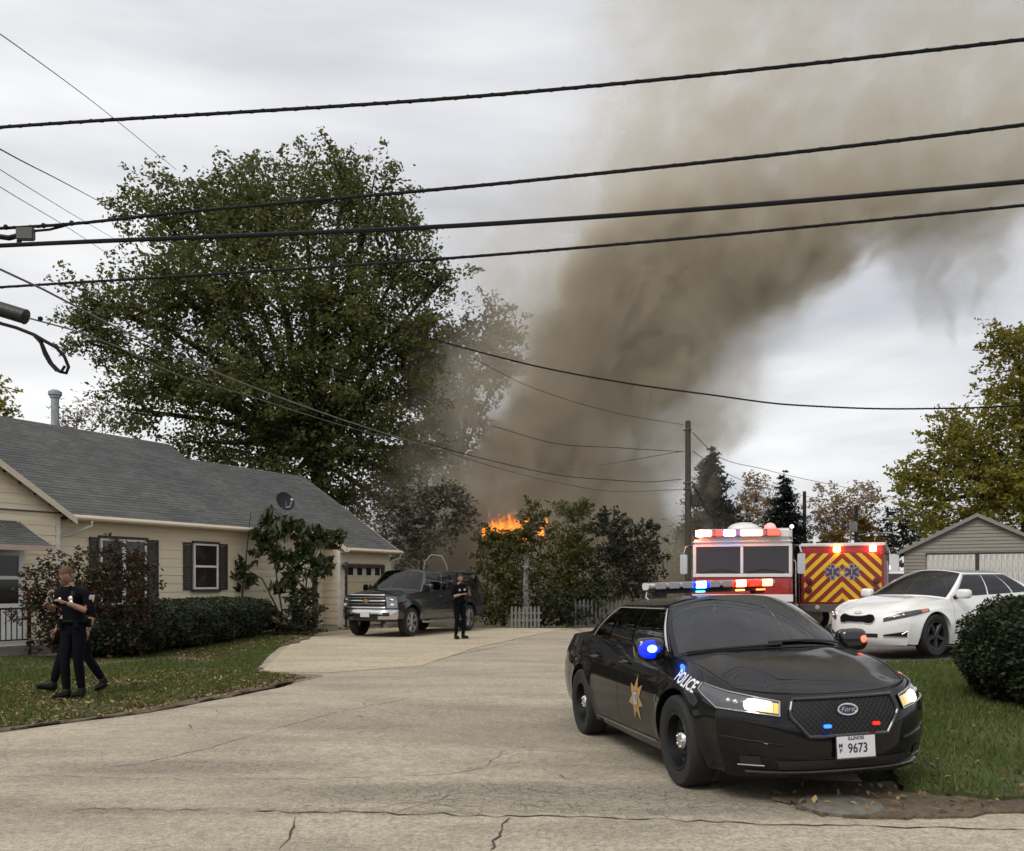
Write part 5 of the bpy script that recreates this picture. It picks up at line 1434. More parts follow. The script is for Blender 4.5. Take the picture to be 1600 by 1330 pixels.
def tree(name, label, cat, lobes, Y, n, size, mleaf, trunk, r0, mbark, group=None, per=3, edge=.5, asp=.55, droop=.0, twig=None, spread=.55, crown='crown', ydepth=.8, up=.3):
    """trunk: list of world points from the ground up"""
    b = Vector(trunk[0]); root = empty(name, b, 0, label, cat, group)
    P, tw = foliage_points(lobes, Y, n, edge=edge, twig=twig, spread=spread, ydepth=ydepth)
    zmin = b.z + .05; P = P[P[:, 2] > zmin]
    leaves(crown, P - np.array(b), size, mleaf, root, asp=asp, droop=droop, up=up)
    mb = MB(); k = len(trunk)
    mb.tube([Vector(q) - b for q in trunk], [r0 * (1.25 if i == 0 else 1 - .55 * i / (k - 1)) for i in range(k)], 12)
    limbs(mb, Vector(trunk[-1]) - b, [(Vector(c) - b, [Vector(q) - b for q in T]) for c, T in tw], r0 * .42, per)
    mb.build('trunk', mbark, root, True)
    return root


ML_MAPLE = leafmat('maple_leaf', (.072, .090, .028), (.125, .140, .048), (.19, .175, .055), .5)
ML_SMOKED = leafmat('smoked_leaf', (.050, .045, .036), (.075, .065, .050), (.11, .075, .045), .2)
ML_GREY = leafmat('greygreen_leaf', (.050, .055, .035), (.085, .088, .062), (.15, .15, .11), .25)
ML_SHRUB = leafmat('shrub_leaf', (.058, .072, .020), (.10, .108, .034), (.15, .125, .04), .35)
ML_DARK = leafmat('dark_leaf', (.022, .027, .014), (.042, .046, .026), (.075, .07, .045), .2)
ML_YEL = leafmat('yellowgreen_leaf', (.20, .205, .036), (.30, .27, .055), (.42, .33, .07), .55)
ML_BEIGE = leafmat('beige_leaf', (.24, .17, .10), (.33, .25, .16), (.40, .27, .13), .3)
ML_ORANGE = leafmat('orange_leaf', (.22, .12, .02), (.34, .20, .035), (.16, .14, .03), .3)
ML_BURN = leafmat('burning_bush_leaf', (.030, .040, .016), (.055, .042, .022), (.13, .030, .028), .25)
ML_BOX = leafmat('boxwood_leaf', (.017, .026, .010), (.030, .042, .016), (.045, .055, .02), .2)
ML_BIG = leafmat('magnolia_leaf', (.028, .040, .014), (.052, .066, .025), (.09, .10, .04), .25)
ML_SPRUCE = leafmat('spruce_needle', (.012, .017, .014), (.022, .030, .022), None, .05)

tree('maple_tree', 'huge dark green maple towering behind the house roof', 'tree',
     [(475, 305, 95, 62, 1), (400, 335, 90, 78, -1), (245, 328, 66, 46, -1), (330, 330, 80, 70, 0), (575, 340, 80, 80, 0), (630, 405, 58, 68, 1), (690, 432, 34, 30, 1), (200, 475, 92, 46, -2), (300, 470, 110, 100, -2),
      (440, 460, 130, 120, -1), (560, 500, 115, 110, 0), (235, 590, 74, 56, -2), (350, 610, 110, 90, -2), (480, 620, 120, 100, -1), (600, 620, 75, 90, 0), (320, 690, 64, 34, -1), (430, 710, 110, 60, -1), (560, 720, 85, 62, 0), (150, 530, 48, 44, -1), (640, 560, 50, 80, 0), (540, 275, 50, 28, 0), (210, 640, 30, 36, -2), (620, 740, 50, 40, 0), (520, 775, 90, 40, 1), (600, 785, 50, 36, 1), (430, 760, 90, 40, 2), (650, 700, 40, 60, 1)],
     41, 115000, .20, ML_MAPLE, [(-8.6, 42, 0), (-8.7, 42, 3), (-8.9, 41.7, 5.5), (-9.2, 41.4, 7.5)], .55, M['bark'], per=5, edge=.42, twig=1250, spread=.72)
tree('smoky_tree', 'hazy brownish tree standing in the smoke right of the big maple', 'tree',
     [(770, 510, 50, 46), (740, 560, 60, 50), (700, 600, 60, 60), (660, 650, 55, 60), (720, 670, 55, 60), (785, 560, 36, 50), (690, 540, 50, 50), (690, 740, 60, 50)],
     50, 15000, .26, ML_SMOKED, [(-3.0, 50, 0), (-3.0, 50, 4), (-3.1, 50, 8)], .28, M['barkgrey'], per=5, twig=330, spread=.6)
tree('greyleaf_tree', 'low grey-green leafy tree beyond the garage roof corner', 'tree',
     [(640, 790, 45, 32), (690, 780, 50, 26), (720, 810, 32, 30), (620, 830, 36, 40), (670, 830, 50, 30), (640, 870, 34, 26)],
     38.5, 7500, .15, ML_GREY, [(-3.9, 38.5, 0), (-3.9, 38.5, 1.5), (-3.9, 38.5, 2.6)], .10, M['bark'], per=5, twig=260, spread=.5)
tree('green_shrub', 'yellowish green bush beside the bed of the pickup truck', 'shrub',
     [(770, 868, 30, 40), (800, 880, 34, 48), (775, 930, 34, 46), (815, 842, 30, 22), (760, 960, 24, 24), (825, 920, 28, 52), (834, 812, 18, 28), (785, 842, 42, 13), (762, 840, 16, 14), (817, 832, 14, 14)],
     33, 10500, .13, ML_SHRUB, [(-.3, 33, 0), (-.3, 33, .6), (-.3, 33, 1.0)], .06, M['bark'], per=4, twig=260, spread=.55)
tree('tall_shrub', 'tall brown-green bush in front of the smoke, right of the flames', 'shrub',
     [(888, 830, 32, 50), (870, 880, 34, 50), (905, 870, 30, 50), (900, 800, 22, 24), (880, 930, 40, 40), (915, 930, 28, 36)],
     33.5, 9800, .12, ML_SHRUB, [(2.1, 33.5, 0), (2.1, 33.5, .8), (2.1, 33.5, 1.3)], .06, M['bark'], per=4, twig=260, spread=.55)
tree('airy_shrub', 'dark loose-twigged bush with bare smoky edge, behind the police car roof', 'shrub',
     [(955, 840, 34, 40), (985, 860, 42, 44), (1015, 880, 28, 40), (960, 900, 42, 46), (1000, 920, 36, 30), (945, 815, 14, 18), (1020, 835, 20, 20)],
     32.8, 8200, .13, ML_DARK, [(4.1, 32.8, 0), (4.1, 32.8, .7), (4.1, 32.8, 1.2)], .05, M['bark'], per=6, twig=240, spread=.5)
tree('evergreen_shrub', 'low black-green evergreen clump at the foot of the bushes', 'shrub',
     [(880, 950, 44, 28), (910, 955, 30, 26), (850, 955, 22, 26), (930, 935, 22, 34)],
     32.2, 3600, .12, ML_BOX, [(2.0, 32.2, 0), (2.0, 32.2, .3), (2.0, 32.2, .5)], .05, M['bark'], per=3, twig=140, spread=.6)
tree('yellow_tree', 'large yellow-green tree rising behind the tan garage', 'tree',
     [(1592, 548, 52, 52), (1640, 600, 90, 80), (1580, 640, 60, 50), (1500, 690, 62, 46), (1560, 700, 80, 70), (1450, 735, 50, 40), (1520, 765, 90, 50), (1630, 740, 90, 90), (1440, 790, 40, 36), (1590, 800, 90, 50), (1480, 820, 50, 30), (1420, 740, 26, 20)],
     46, 30000, .23, ML_YEL, [(26.5, 46, 0), (26.5, 46, 3), (26.3, 46, 6)], .42, M['bark'], per=4, twig=560, spread=.62)
tree('edge_yellow_tree', 'yellow tree top showing over the roof at the picture edge beside the flue pipe', 'tree', [(0, 630, 24, 26), (-30, 620, 40, 40), (-10, 655, 30, 30)], 48, 1800, .24, ML_YEL, [(-28, 48, 0), (-28, 48, 4), (-28, 48, 7)], .2, M['bark'], twig=60)
tree('thin_tree', 'thin half-bare tree showing over the roof next to the flue pipe', 'tree', [(120, 648, 34, 28), (160, 650, 36, 32), (100, 660, 20, 24), (185, 660, 20, 20)], 47, 1000, .17, leafmat('thin_leaf', (.16, .13, .09), (.22, .18, .13), (.3, .2, .1)), [(-22.3, 47, 0), (-22.3, 47, 4), (-22.3, 47, 7.6)], .12, M['barkgrey'], per=26, twig=120, spread=.7)
for i, (lb, nm, lobes, Y, n, ml, tr, sz, pr) in enumerate([
    ('pale beige half-bare tree between the two dark spruces', 'bare_tree', [(1180, 770, 22, 34), (1195, 800, 30, 34), (1165, 800, 20, 30)], 74, 3000, ML_BEIGE, (20.3, 74), .24, 22),
    ('broad beige tree with thinning leaves right of the pointed spruce', 'bare_tree', [(1300, 790, 34, 36), (1340, 785, 34, 34), (1320, 820, 46, 30), (1285, 820, 20, 30)], 70, 4600, ML_BEIGE, (26.2, 70), .24, 22),
    ('small orange-yellow tree above the rescue truck roof', 'small_tree', [(1350, 825, 18, 26), (1300, 842, 22, 14), (1365, 850, 18, 14)], 60, 2600, ML_ORANGE, (23.3, 60), .22, 5),
    ('dark dense evergreen left of the yellow-green tree', 'dark_tree', [(1392, 830, 18, 36), (1412, 825, 22, 34), (1375, 845, 14, 24), (1430, 850, 24, 26)], 64, 2600, ML_DARK, (27.4, 64), .24, 4)]):
    tree(nm, lb, 'tree', lobes, Y, n, sz, ml, [(tr[0], tr[1], 0), (tr[0], tr[1], 2), (tr[0], tr[1], 3.4)], .14, M['barkgrey'], per=pr, twig=140, spread=.6)


def spruce(px, ptop, pbase, half, Y, label, n):
    x = (px - 800) / FPX * Y; zt_ = at(0, ptop, Y).z; hw_ = half * Y / FPX
    root = empty('spruce_tree', (x, Y, 0), 0, label, 'tree'); H = zt_
    mb = MB(); mb.tube([(0, 0, 0), (0, 0, H * .5), (0, 0, H * .98)], [.22, .13, .02], 8); C = []
    nb = 330
    for i in range(nb):
        t = 1 - (1 - (i + R.random()) / nb) ** .62
        z = H * (.08 + .91 * t); L = hw_ * (1 - t) ** .85 * R.uniform(.72, 1.12) + .10; a = R.uniform(0, 2 * math.pi)
        tip = Vector((L * math.cos(a), L * math.sin(a), z - L * .30 + .05 * L * L))
        if i % 3 == 0: mb.tube([(0, 0, z), tip * .55 + Vector((0, 0, z * .45 - .05)), tip], [.03, .02, .008], 4)
        m_ = max(5, int(n / nb * (.35 + L / hw_ * 1.3))); s = NR.uniform(.1, 1.04, m_)[:, None] ** .7; w = .07 + .16 * L * s
        P = np.array([0, 0, z]) * (1 - s) + np.array(tip) * s + NR.normal(0, 1, (m_, 3)) * w * np.array([1, 1, .42]); P[:, 2] -= np.abs(NR.normal(0, .10, m_)) * L * .6
        C.append(P)
    leaves('crown', np.concatenate(C), .24, ML_SPRUCE, root, asp=.34, droop=.25, up=.2)
    mb.build('trunk', M['bark'], root)


spruce(1110, 697, 850, 84, 42, 'wide dark spruce close behind the utility pole, half veiled in smoke', 30000)
spruce(1225, 733, 850, 64, 60, 'pointed dark spruce between the fire engine and rescue truck', 26000)
# far tree line closing the horizon: one mass nobody could count
C = []
for _ in range(240):
    x = R.uniform(-190, 210); y = R.uniform(105, 150); h = R.uniform(4, 8.5); w = R.uniform(3, 6)
    k = 90; d = NR.normal(size=(k, 3)); d /= np.linalg.norm(d, axis=1)[:, None]; C.append(np.array([x, y, h * .55]) + d * np.array([w, w, h * .5]) * NR.uniform(.5, 1, (k, 1)))
tag(leaves('treeline', np.concatenate(C), 1.0, leafmat('treeline_leaf', (.05, .05, .03), (.085, .08, .05), (.14, .10, .06)), up=.3), 'distant brown-green wood along the horizon', kind='stuff')

# shrubs before the house
tree('red_shrub', 'large reddish burning bush beside the entry, behind the walking officer', 'shrub',
     [(80, 915, 44, 52), (140, 890, 44, 36), (190, 880, 46, 36), (60, 960, 34, 40), (120, 950, 50, 50), (185, 940, 52, 56), (150, 990, 40, 34), (215, 915, 26, 44), (190, 990, 50, 34), (80, 1000, 40, 20)],
     18.4, 11000, .085, ML_BURN, [(-8.8, 18.6, .06), (-8.8, 18.6, .35), (-8.8, 18.6, .6)], .05, M['barkgrey'], per=9, twig=380, spread=.55)


def hedge(name, label, c, r, n, size, m, rotz=0, top=None, pw=3.2):
    root = empty(name, (c[0], c[1], c[2]), rotz, label, 'hedge')
    d = NR.normal(size=(n, 3)); d /= np.linalg.norm(d, axis=1)[:, None]
    k = (np.abs(d) ** pw).sum(1) ** (-1 / pw); P = d * k[:, None]
    lump = 1 + .05 * np.sin(P[:, 0] * 9 + 1) * np.sin(P[:, 2] * 8) + .04 * np.sin(P[:, 1] * 13 + P[:, 2] * 5)
    P = P * lump[:, None] * NR.uniform(.86, 1.03, (n, 1)) * np.array(r); P[:, 2] += r[2]
    P = P[P[:, 2] > .02]
    leaves('foliage', P, size, m, root, up=.5, asp=.6)
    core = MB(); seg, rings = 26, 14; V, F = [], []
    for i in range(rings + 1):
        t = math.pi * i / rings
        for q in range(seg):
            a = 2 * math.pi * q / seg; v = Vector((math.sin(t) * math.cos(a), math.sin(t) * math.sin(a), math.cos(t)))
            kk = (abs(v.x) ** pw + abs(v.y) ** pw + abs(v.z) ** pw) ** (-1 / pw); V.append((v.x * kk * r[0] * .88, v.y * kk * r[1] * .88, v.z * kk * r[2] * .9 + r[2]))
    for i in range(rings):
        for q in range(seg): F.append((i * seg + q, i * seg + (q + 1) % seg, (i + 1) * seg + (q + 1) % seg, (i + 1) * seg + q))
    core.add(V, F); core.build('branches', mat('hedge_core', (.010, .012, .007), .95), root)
    mb = MB()
    for _ in range(5): a = R.uniform(0, 6.3); mb.tube([(r[0] * .3 * math.cos(a), r[1] * .3 * math.sin(a), -.05), (r[0] * .5 * math.cos(a), r[1] * .5 * math.sin(a), r[2] * .5)], .03, 6)
    mb.build('stem', M['bark'], root)
    return root


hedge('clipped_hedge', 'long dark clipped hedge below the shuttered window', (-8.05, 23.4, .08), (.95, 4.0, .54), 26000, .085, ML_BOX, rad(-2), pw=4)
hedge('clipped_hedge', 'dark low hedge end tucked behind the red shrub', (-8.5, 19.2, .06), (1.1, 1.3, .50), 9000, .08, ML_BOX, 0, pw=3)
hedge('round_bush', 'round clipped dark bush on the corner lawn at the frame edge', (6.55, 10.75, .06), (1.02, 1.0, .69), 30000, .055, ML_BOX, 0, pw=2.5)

# big-leaved shrub by the garage: stems, single leaves, and the mass behind them
bx, by_ = (462 - 800) / FPX * 27.0, 27.0
big = empty('magnolia_shrub', (bx, by_, .12), 0, 'big-leaved shrub climbing in front of the wall, left of the garage', 'shrub')
lob = [(430, 815, 32, 26), (425, 850, 30, 30), (460, 870, 36, 30), (500, 850, 34, 28), (532, 838, 14, 14), (470, 830, 26, 22), (490, 890, 24, 20), (380, 893, 16, 22), (396, 910, 12, 12), (455, 915, 32, 24), (480, 930, 22, 22), (410, 830, 18, 22), (505, 880, 16, 18)]
P, tw = foliage_points(lob, 27.0, 2500, twig=230, spread=.42, edge=.3, ydepth=.5)
P -= np.array([bx, by_, .12])
leaves('foliage', P[260:], .26, ML_BIG, big, asp=.42, droop=.9, up=.2, kind='stuff')
LM = []
for v in range(3):
    bend = .04 + .02 * v
    V = [(0, 0, 0), (.045, -.075, -.01 - bend * .3), (-.045, -.075, -.01 - bend * .3), (.05, -.15, -.03 - bend), (-.05, -.15, -.03 - bend), (0, -.27, -.08 - bend * 2.2), (0, -.08, .008 - bend * .3), (0, -.16, -.01 - bend)]
    F = [(0, 1, 6), (0, 6, 2), (1, 3, 7, 6), (2, 6, 7, 4), (3, 5, 7), (4, 7, 5)]
    me = bpy.data.meshes.new('leaf'); me.from_pydata(V, [], F); a_ = me.attributes.new('tint', 'FLOAT', 'FACE'); a_.data.foreach_set('value', [.3 + .28 * v] * 6); me.materials.append(ML_BIG); LM.append(me)
order = np.argsort(P[:260, 1])
for i in order[:200]:
    o_ = link('leaf', LM[R.randrange(3)], big); o_.location = P[i]; o_.rotation_euler = (R.uniform(-.2, 1.1), R.uniform(-.5, .5), R.uniform(0, 6.28)); o_.scale = [R.uniform(.8, 1.25)] * 3
mb = MB()
for a, b, c_ in (((445, 985), (432, 900), (425, 830)), ((450, 985), (410, 905), (382, 888)), ((470, 985), (480, 900), (500, 850)), ((460, 985), (455, 900), (462, 860)), ((378, 935), (380, 915), (392, 800))):
    q = [at(p[0], p[1], 27.0) - Vector((bx, by_, .12)) for p in (a, b, c_)]; q[0].z = max(q[0].z, -.05) if a[1] > 950 else q[0].z
    mb.tube([q[0], q[1], q[2]], [.035, .025, .012], 6)
mb.build('stem', M['bark'], big, True)
tree('ivy_mound', 'mound of dark ivy and dead stems under the big-leaved shrub', 'shrub', [(455, 972, 36, 22), (475, 955, 28, 26), (440, 985, 26, 14), (485, 980, 16, 20)], 26.6, 2600, .12, ML_DARK, [(-6.35, 26.6, .1), (-6.35, 26.6, .3), (-6.35, 26.6, .5)], .03, M['bark'], per=5, twig=110, crown='foliage')
mb = MB(); p = at(492, 985, 27.6); q = at(491, 870, 27.6); mb.tube([(p.x, 27.6, -.05), (p.x, 27.6, .9), (q.x, 27.6, q.z)], [.09, .08, .07], 10)
tag(mb.build('wooden_post', mat('post_brown', (.11, .085, .055), .85, var=.4, vscale=6), smooth=True), 'bare brown trunk post before the garage side wall', 'post')

# vine-wrapped white post, picket fence lengths, thin metal arch
p0 = at(822, 976, 32.0); vp = empty('vine_post', (p0.x, 32.0, 0), 0, 'white post wrapped in pale vine among the bushes', 'post')
mb = MB(); mb.tube([(0, 0, -.05), (.02, 0, .9), (-.02, 0, 1.7), (.03, 0, 2.5)], [.13, .12, .10, .08], 10); mb.build('post', mat('weathered_white', (.26, .25, .23), .8, var=.5, vscale=6), vp, True)
Pv = np.stack([NR.normal(0, .14, 420), NR.normal(-.05, .14, 420), NR.uniform(.1, 2.7, 420)], 1); leaves('vine', Pv, .11, leafmat('vine_leaf', (.03, .04, .02), (.12, .14, .09), (.34, .34, .30)), vp)


def picket_fence(px0, px1, py0, py1, Y, m, label, n):
    a, b = at(px0, py1, Y), at(px1, py1, Y); h = at(0, py0, Y).z
    root = empty('picket_fence', (a.x, Y, 0), 0, label, 'fence'); L = b.x - a.x; w = L / n * .55
    mb = MB(); mb.box((0, .02, .25), (L, .05, .32)); mb.box((0, .02, h - .28), (L, .05, h - .21)); mb.build('rail', m, root)
    pm = None
    for k in range(n):
        if pm is None: pm = MB().prism([(0, .02), (w, .02), (w, h - .07), (w / 2, h), (0, h - .07)], .018).build('picket', m, root); q = pm
        else: q = pm.copy(); COL.objects.link(q)
        q.location = (k * L / n, R.uniform(-.004, .004), R.uniform(-.02, .02))


picket_fence(798, 846, 947, 977, 31.4, mat('picket_white', (.20, .195, .185), .8, var=.4, vscale=5), 'short length of weathered white pickets at the foot of the vine post', 8)
picket_fence(898, 980, 936, 978, 32.0, mat('picket_grey', (.15, .145, .14), .85, var=.4, vscale=5), 'grey picket fence behind the police car boot', 13)
mb = MB(); mb.tube([at(661, 900, 34), at(664, 878, 34), at(674, 867, 34), at(690, 869, 34), at(698, 884, 34), at(699, 900, 34)], .03, 6)
o = mb.build('garden_arch', mat('arch_tan', (.30, .24, .18), .7), smooth=True); tag(o, 'bent thin tan pole arch standing behind the pickup cab', 'arch')
legs = MB(); legs.tube([at(661, 900, 34), Vector((at(661, 0, 34).x, 34, -.02))], .03, 6); legs.tube([at(699, 900, 34), Vector((at(699, 0, 34).x, 34, -.02))], .03, 6); legs.build('leg', mat('arch_tan', (.3, .24, .18)), o)

# the burning house behind the bushes
bh = empty('burning_house', (-.5, 45, 0), rad(6), 'dark burning house half hidden by bushes and smoke', 'house')
MB().box((-5, 0, -.1), (6.5, 8, 2.7)).build('wall', mat('burnt_wall', (.055, .045, .042), .8, var=.4, vscale=2), bh)
mb = MB(); mb.add([(-5.5, -.5, 2.6), (7, -.5, 2.6), (7, 4, 4.6), (-5.5, 4, 4.6), (-5.5, 8.5, 2.6), (7, 8.5, 2.6)], [(0, 1, 2, 3), (3, 2, 5, 4), (0, 3, 4), (1, 5, 2)]); mb.build('roof', mat('burnt_roof', (.035, .030, .030), .9, var=.4), bh)
for x in (-3.6, -.8, 2.2, 4.8):
    MB().box((x, -.04, 1.1), (x + .9, -.005, 2.2)).build('window', mat('burnt_window', (.02, .02, .02), .2), bh)
mb = MB(); mb.box((4.0, 2.4, 4.2), (4.7, 3.1, 5.2)); mb.build('chimney', mat('pale_block', (.5, .49, .46), .9, var=.3), bh)


def flame_mat():
    m = bpy.data.materials.new('flame'); m.use_nodes = True; t = m.node_tree; t.nodes.clear()
    o_ = t.nodes.new('ShaderNodeOutputMaterial'); e = t.nodes.new('ShaderNodeEmission'); tr = t.nodes.new('ShaderNodeBsdfTransparent'); mx = t.nodes.new('ShaderNodeMixShader')
    v = t.nodes.new('ShaderNodeTexCoord').outputs['Object']; q = xyz(t, v)
    f = noise(t, comb(t, q[0] * 1.0, q[1], q[2] * .45), 1.9, 4, .6, .8)
    hot = (f * 1.5 - q[2] * .20 + .16).step(.25, .9)
    c = mixc(t, hot, (1.0, .11, .010), (1.0, .27, .04))
    t.links.new(c, e.inputs[0]); st = hot * 1.1 + .55; t.links.new(st.v, e.inputs[1])
    f2 = noise(t, comb(t, q[0], q[1], q[2] * .5), 4.5, 4, .65, 1.0); a = (f * .7 + f2 * .6 - .40 - q[2] * .26).step(-.05, .42); t.links.new(a.v, mx.inputs[0]); t.links.new(tr.outputs[0], mx.inputs[1]); t.links.new(e.outputs[0], mx.inputs[2]); t.links.new(mx.outputs[0], o_.inputs[0])
    return m


MFL = flame_mat()
fp = at(793, 842, 37.2); fire = empty('roof_fire', (fp.x, 37.2, fp.z), 0, 'orange flames rising above the bushes from the burning house', 'fire')
for k, (px, w, h) in enumerate([(766, 11, 20), (778, 13, 28), (790, 13, 31), (803, 12, 36), (784, 18, 20), (846, 5, 18), (760, 8, 13), (816, 8, 14), (797, 8, 37), (771, 7, 27)]):
    x = at(px, 0, 37.2).x - fp.x; wz = w * 37.2 / FPX; hz = (h * 1.4 + 17) * 37.2 / FPX; mb = MB(); n = 12; ph = R.uniform(0, 6)
    pts = [(x + .14 * math.sin(ph + i * .7) * i / n * 1.6 + i / n * .14, R.uniform(-.1, .1), hz * i / (n - 1)) for i in range(n)]
    mb.tube(pts, [max(.02, wz * (.75 + .35 * math.sin(math.pi * min(1, i / 5))) * (1 - (i / (n - 1)) ** 1.7)) for i in range(n)], 10)
    mb.build('flame_tongue', MFL, fire, True)
# ------------------------------------------------------------------ poles and wires
def pole(name, px, ptop, Y, r, label, cat='utility pole'):
    x = (px - 800) / FPX * Y; h = at(0, ptop, Y).z
    root = empty(name, (x, Y, 0), 0, label, cat)
    mb = MB(); mb.tube([(0, 0, -.3), (0, 0, h * .5), (0, 0, h)], [r * 1.12, r, r * .85], 14); mb.build('shaft', M['wood'], root, True)
    return root, h


pA, hA = pole('utility_pole', 1075, 658, 37, .13, 'tall wooden utility pole beside the fire engine, against the smoke')
mb = MB(); mb.lathe([(.0, 0), (.04, 0), (.055, .06), (.03, .10), (.045, .15), (0, .18)], 12, Matrix.Translation((0, 0, hA)) @ Matrix.Rotation(rad(90), 4, 'X')); mb.build('insulator', mat('porcelain', (.35, .33, .30), .3), pA, True)
for z in (hA - .35, hA - 2.55, hA - 2.8):
    mb = MB(); mb.tube([(-.14, -.02, z), (.0, -.16, z), (.14, -.02, z)], .03, 6); mb.ell((-.16, -.03, z), (.05, .05, .07), 10, 6); mb.build('bracket', M['steel'], pA, True)
mb = MB(); mb.box((.12, -.12, hA - 3.5), (.32, .08, hA - 3.05)); mb.build('terminal_box', mat('box_dark', (.03, .03, .03), .6), pA, bevel=.02)
mb = MB(); mb.tube([(.14, -.05, hA - 2.5), (.5, -.1, hA - 3.2), (.3, -.05, hA - 3.7)], .02, 6); mb.tube([(.14, -.05, hA - 2.7), (.4, -.1, hA - 3.0), (.9, .1, hA - 3.9)], .02, 6); mb.build('slack_cable', M['wire'], pA, True)
pB, hB = pole('utility_pole', 1257, 768, 62, .14, 'thin dark utility pole right of the pointed spruce')
pC, hC = pole('utility_pole', 1338, 790, 58, .14, 'utility pole with pale transformer above the rescue truck')
MB().lathe([(0, 0), (.2, 0), (.24, .03), (.24, .62), (.2, .68), (0, .70)], 16, Matrix.Translation((-.22, -.05, at(0, 832, 58).z)) @ Matrix.Rotation(rad(90), 4, 'X')).build('transformer', mat('tank_grey', (.33, .33, .34), .5), pC, True)
zz = at(0, 834, 58).z; mb = MB(); mb.tube([(.1, 0, zz - .1), (.9, -.1, zz + .02), (1.7, -.2, zz + .03)], .04, 6); mb.build('lamp_arm', M['steel'], pC, True)
MB().ell((1.95, -.2, zz + .02), (.32, .14, .09), 12, 8).build('lamp_head', mat('lamp_pale', (.5, .5, .5), .4), pC, True)


def wire(pts, r, label, sag=0.0, lash=None, cat='cable', n=40, m_c=None):
    """pts: (px, py, Y); a hanging cable through them"""
    W_ = [at(*p) for p in pts]; P = []
    cum = [0]
    for a, b in zip(W_[:-1], W_[1:]): cum.append(cum[-1] + (b - a).length)
    f = [pchip([(c, w[i]) for c, w in zip(cum, W_)]) for i in range(3)]
    for k in range(n + 1):
        s = cum[-1] * k / n; P.append(Vector((f[0](s), f[1](s), f[2](s))))
    a, b = P[0], P[-1]
    mb = MB(); mb.tube(P, r, 6)
    o_ = mb.build('power_line', m_c or M['wire'], smooth=True); tag(o_, label, cat, 'overhead cables across the street')
    if lash:
        mb = MB(); m_ = n * 12; Q = []
        for k in range(m_ + 1):
            s = cum[-1] * k / m_; c = Vector((f[0](s), f[1](s), f[2](s))); a_ = k * 1.1; Q.append(c + Vector((0, math.cos(a_), math.sin(a_))) * (r * 1.05))
        mb.tube(Q, r * .28, 4); mb.build('lashing_wire', M['wire'], o_, True)
    return o_


MGC = mat('cable_grey', (.13, .13, .12), .6)
wire([(-700, 236, 16.6), (0, 199, 14.6), (800, 146, 13.4), (1600, 62, 12.2), (2300, -30, 11.2)], .026, 'topmost thick black cable crossing the whole sky', lash=True)
wire([(-300, 362, 15.6), (0, 357, 14.9), (100, 351, 14.8), (290, 331, 14.4), (840, 281, 13.3), (1600, 195, 11.6), (2300, 95, 10.2)], .025, 'second thick cable from the top, its left part spliced', lash=True)
l3 = wire([(-300, 388, 15.4), (0, 384, 14.4), (780, 349, 13.2), (1600, 284, 12.1), (2300, 210, 11.2)], .034, 'thickest smooth cable, third from the top')
wire([(-300, 458, 15.4), (0, 449, 14.6), (775, 398, 13.0), (1600, 321, 11.4), (2300, 240, 10.2)], .020, 'fourth cable from the top, just below the thickest one', lash=True)
# splice box and its jumper on the second cable
sb = empty('splice_box', at(42, 366, 14.85), 0, 'grey splice box clamped between the second and third cables', 'splice box')
s = 14.85 / FPX
mb = MB(); mb.box((-16 * s, -.05, -10 * s), (12 * s, .05, 10 * s)); mb.build('case', mat('splice_grey', (.09, .09, .085), .6), sb, bevel=.02)
mb = MB(); mb.tube([(12 * s, 0, 5 * s), (35 * s, 0, 7 * s), (55 * s, 0, 12 * s), (72 * s, 0, 17 * s)], .02, 6); mb.tube([(-16 * s, 0, -3 * s), (-28 * s, 0, -6 * s), (-42 * s, 0, -4 * s)], .045, 8); mb.tube([(-12 * s, 0, -10 * s), (-12 * s, 0, -15 * s)], .04, 6); mb.build('jumper', M['wire'], sb, True)
for q in (-33, 26, 70): MB().ell((q * s, 0, (11 + max(0, q) * .09) * s), (.04, .04, .045), 8, 6).build('clamp', M['wire'], sb, True)
# black splice closure with hanging slack loop
sc_ = empty('splice_closure', at(0, 485, 11.5), 0, 'fat black splice closure at the left edge with a hanging cable loop', 'splice closure'); s = 11.5 / FPX
mb = MB(); d = Vector((42, 0, -14)).normalized(); mb.tube([Vector((-900 * s, 0, 290 * s)), Vector((-74 * s, 0, 24.5 * s)), Vector((-70 * s, 0, 23 * s)), Vector((-66 * s, 0, 22 * s)), Vector((36 * s, 0, -9 * s)), Vector((40 * s, 0, -10.5 * s)), Vector((44 * s, 0, -12 * s))], [.02, .02, .05, .095, .095, .10, .04], 14); mb.build('case', mat('closure_black', (.008, .008, .008), .5, bump=.3, bscale=30), sc_, True)
mb = MB()
c = [(-900, 330), (-120, 40), (0, -20), (25, -27), (55, -39), (72, -49), (88, -58), (100, -72), (106, -88), (103, -98), (94, -96), (82, -84), (72, -66), (64, -50), (55, -40)]
mb.tube([(a * s, .02 * math.sin(i), b * s) for i, (a, b) in enumerate(c)], .022, 8)
c = [(55, -40), (66, -52), (72, -70), (80, -84), (90, -95), (98, -97), (104, -88)]
mb.tube([(a * s, -.04, b * s) for a, b in c], .018, 8); mb.build('slack_loop', M['wire'], sc_, True)
MB().ell((63 * s, 0, -13 * s), (.035, .03, .03), 8, 6).build('clamp', M['wire'], sc_, True)
wire([(44, 497, 11.5), (130, 521, 13), (290, 590, 18), (400, 622, 22), (560, 672, 29), (650, 694, 34)], .012, 'cable running on from the black splice closure towards the smoke', m_c=MGC)
wire([(-900, 60, 9.0), (-60, 395, 12.0), (5, 423, 12.4), (200, 521, 15.5), (400, 607, 20), (650, 692, 27), (860, 752, 33), (960, 768, 36), (1066, 765, 37)], .016, 'long service cable sloping across the dark maple to the tall pole', m_c=MGC)
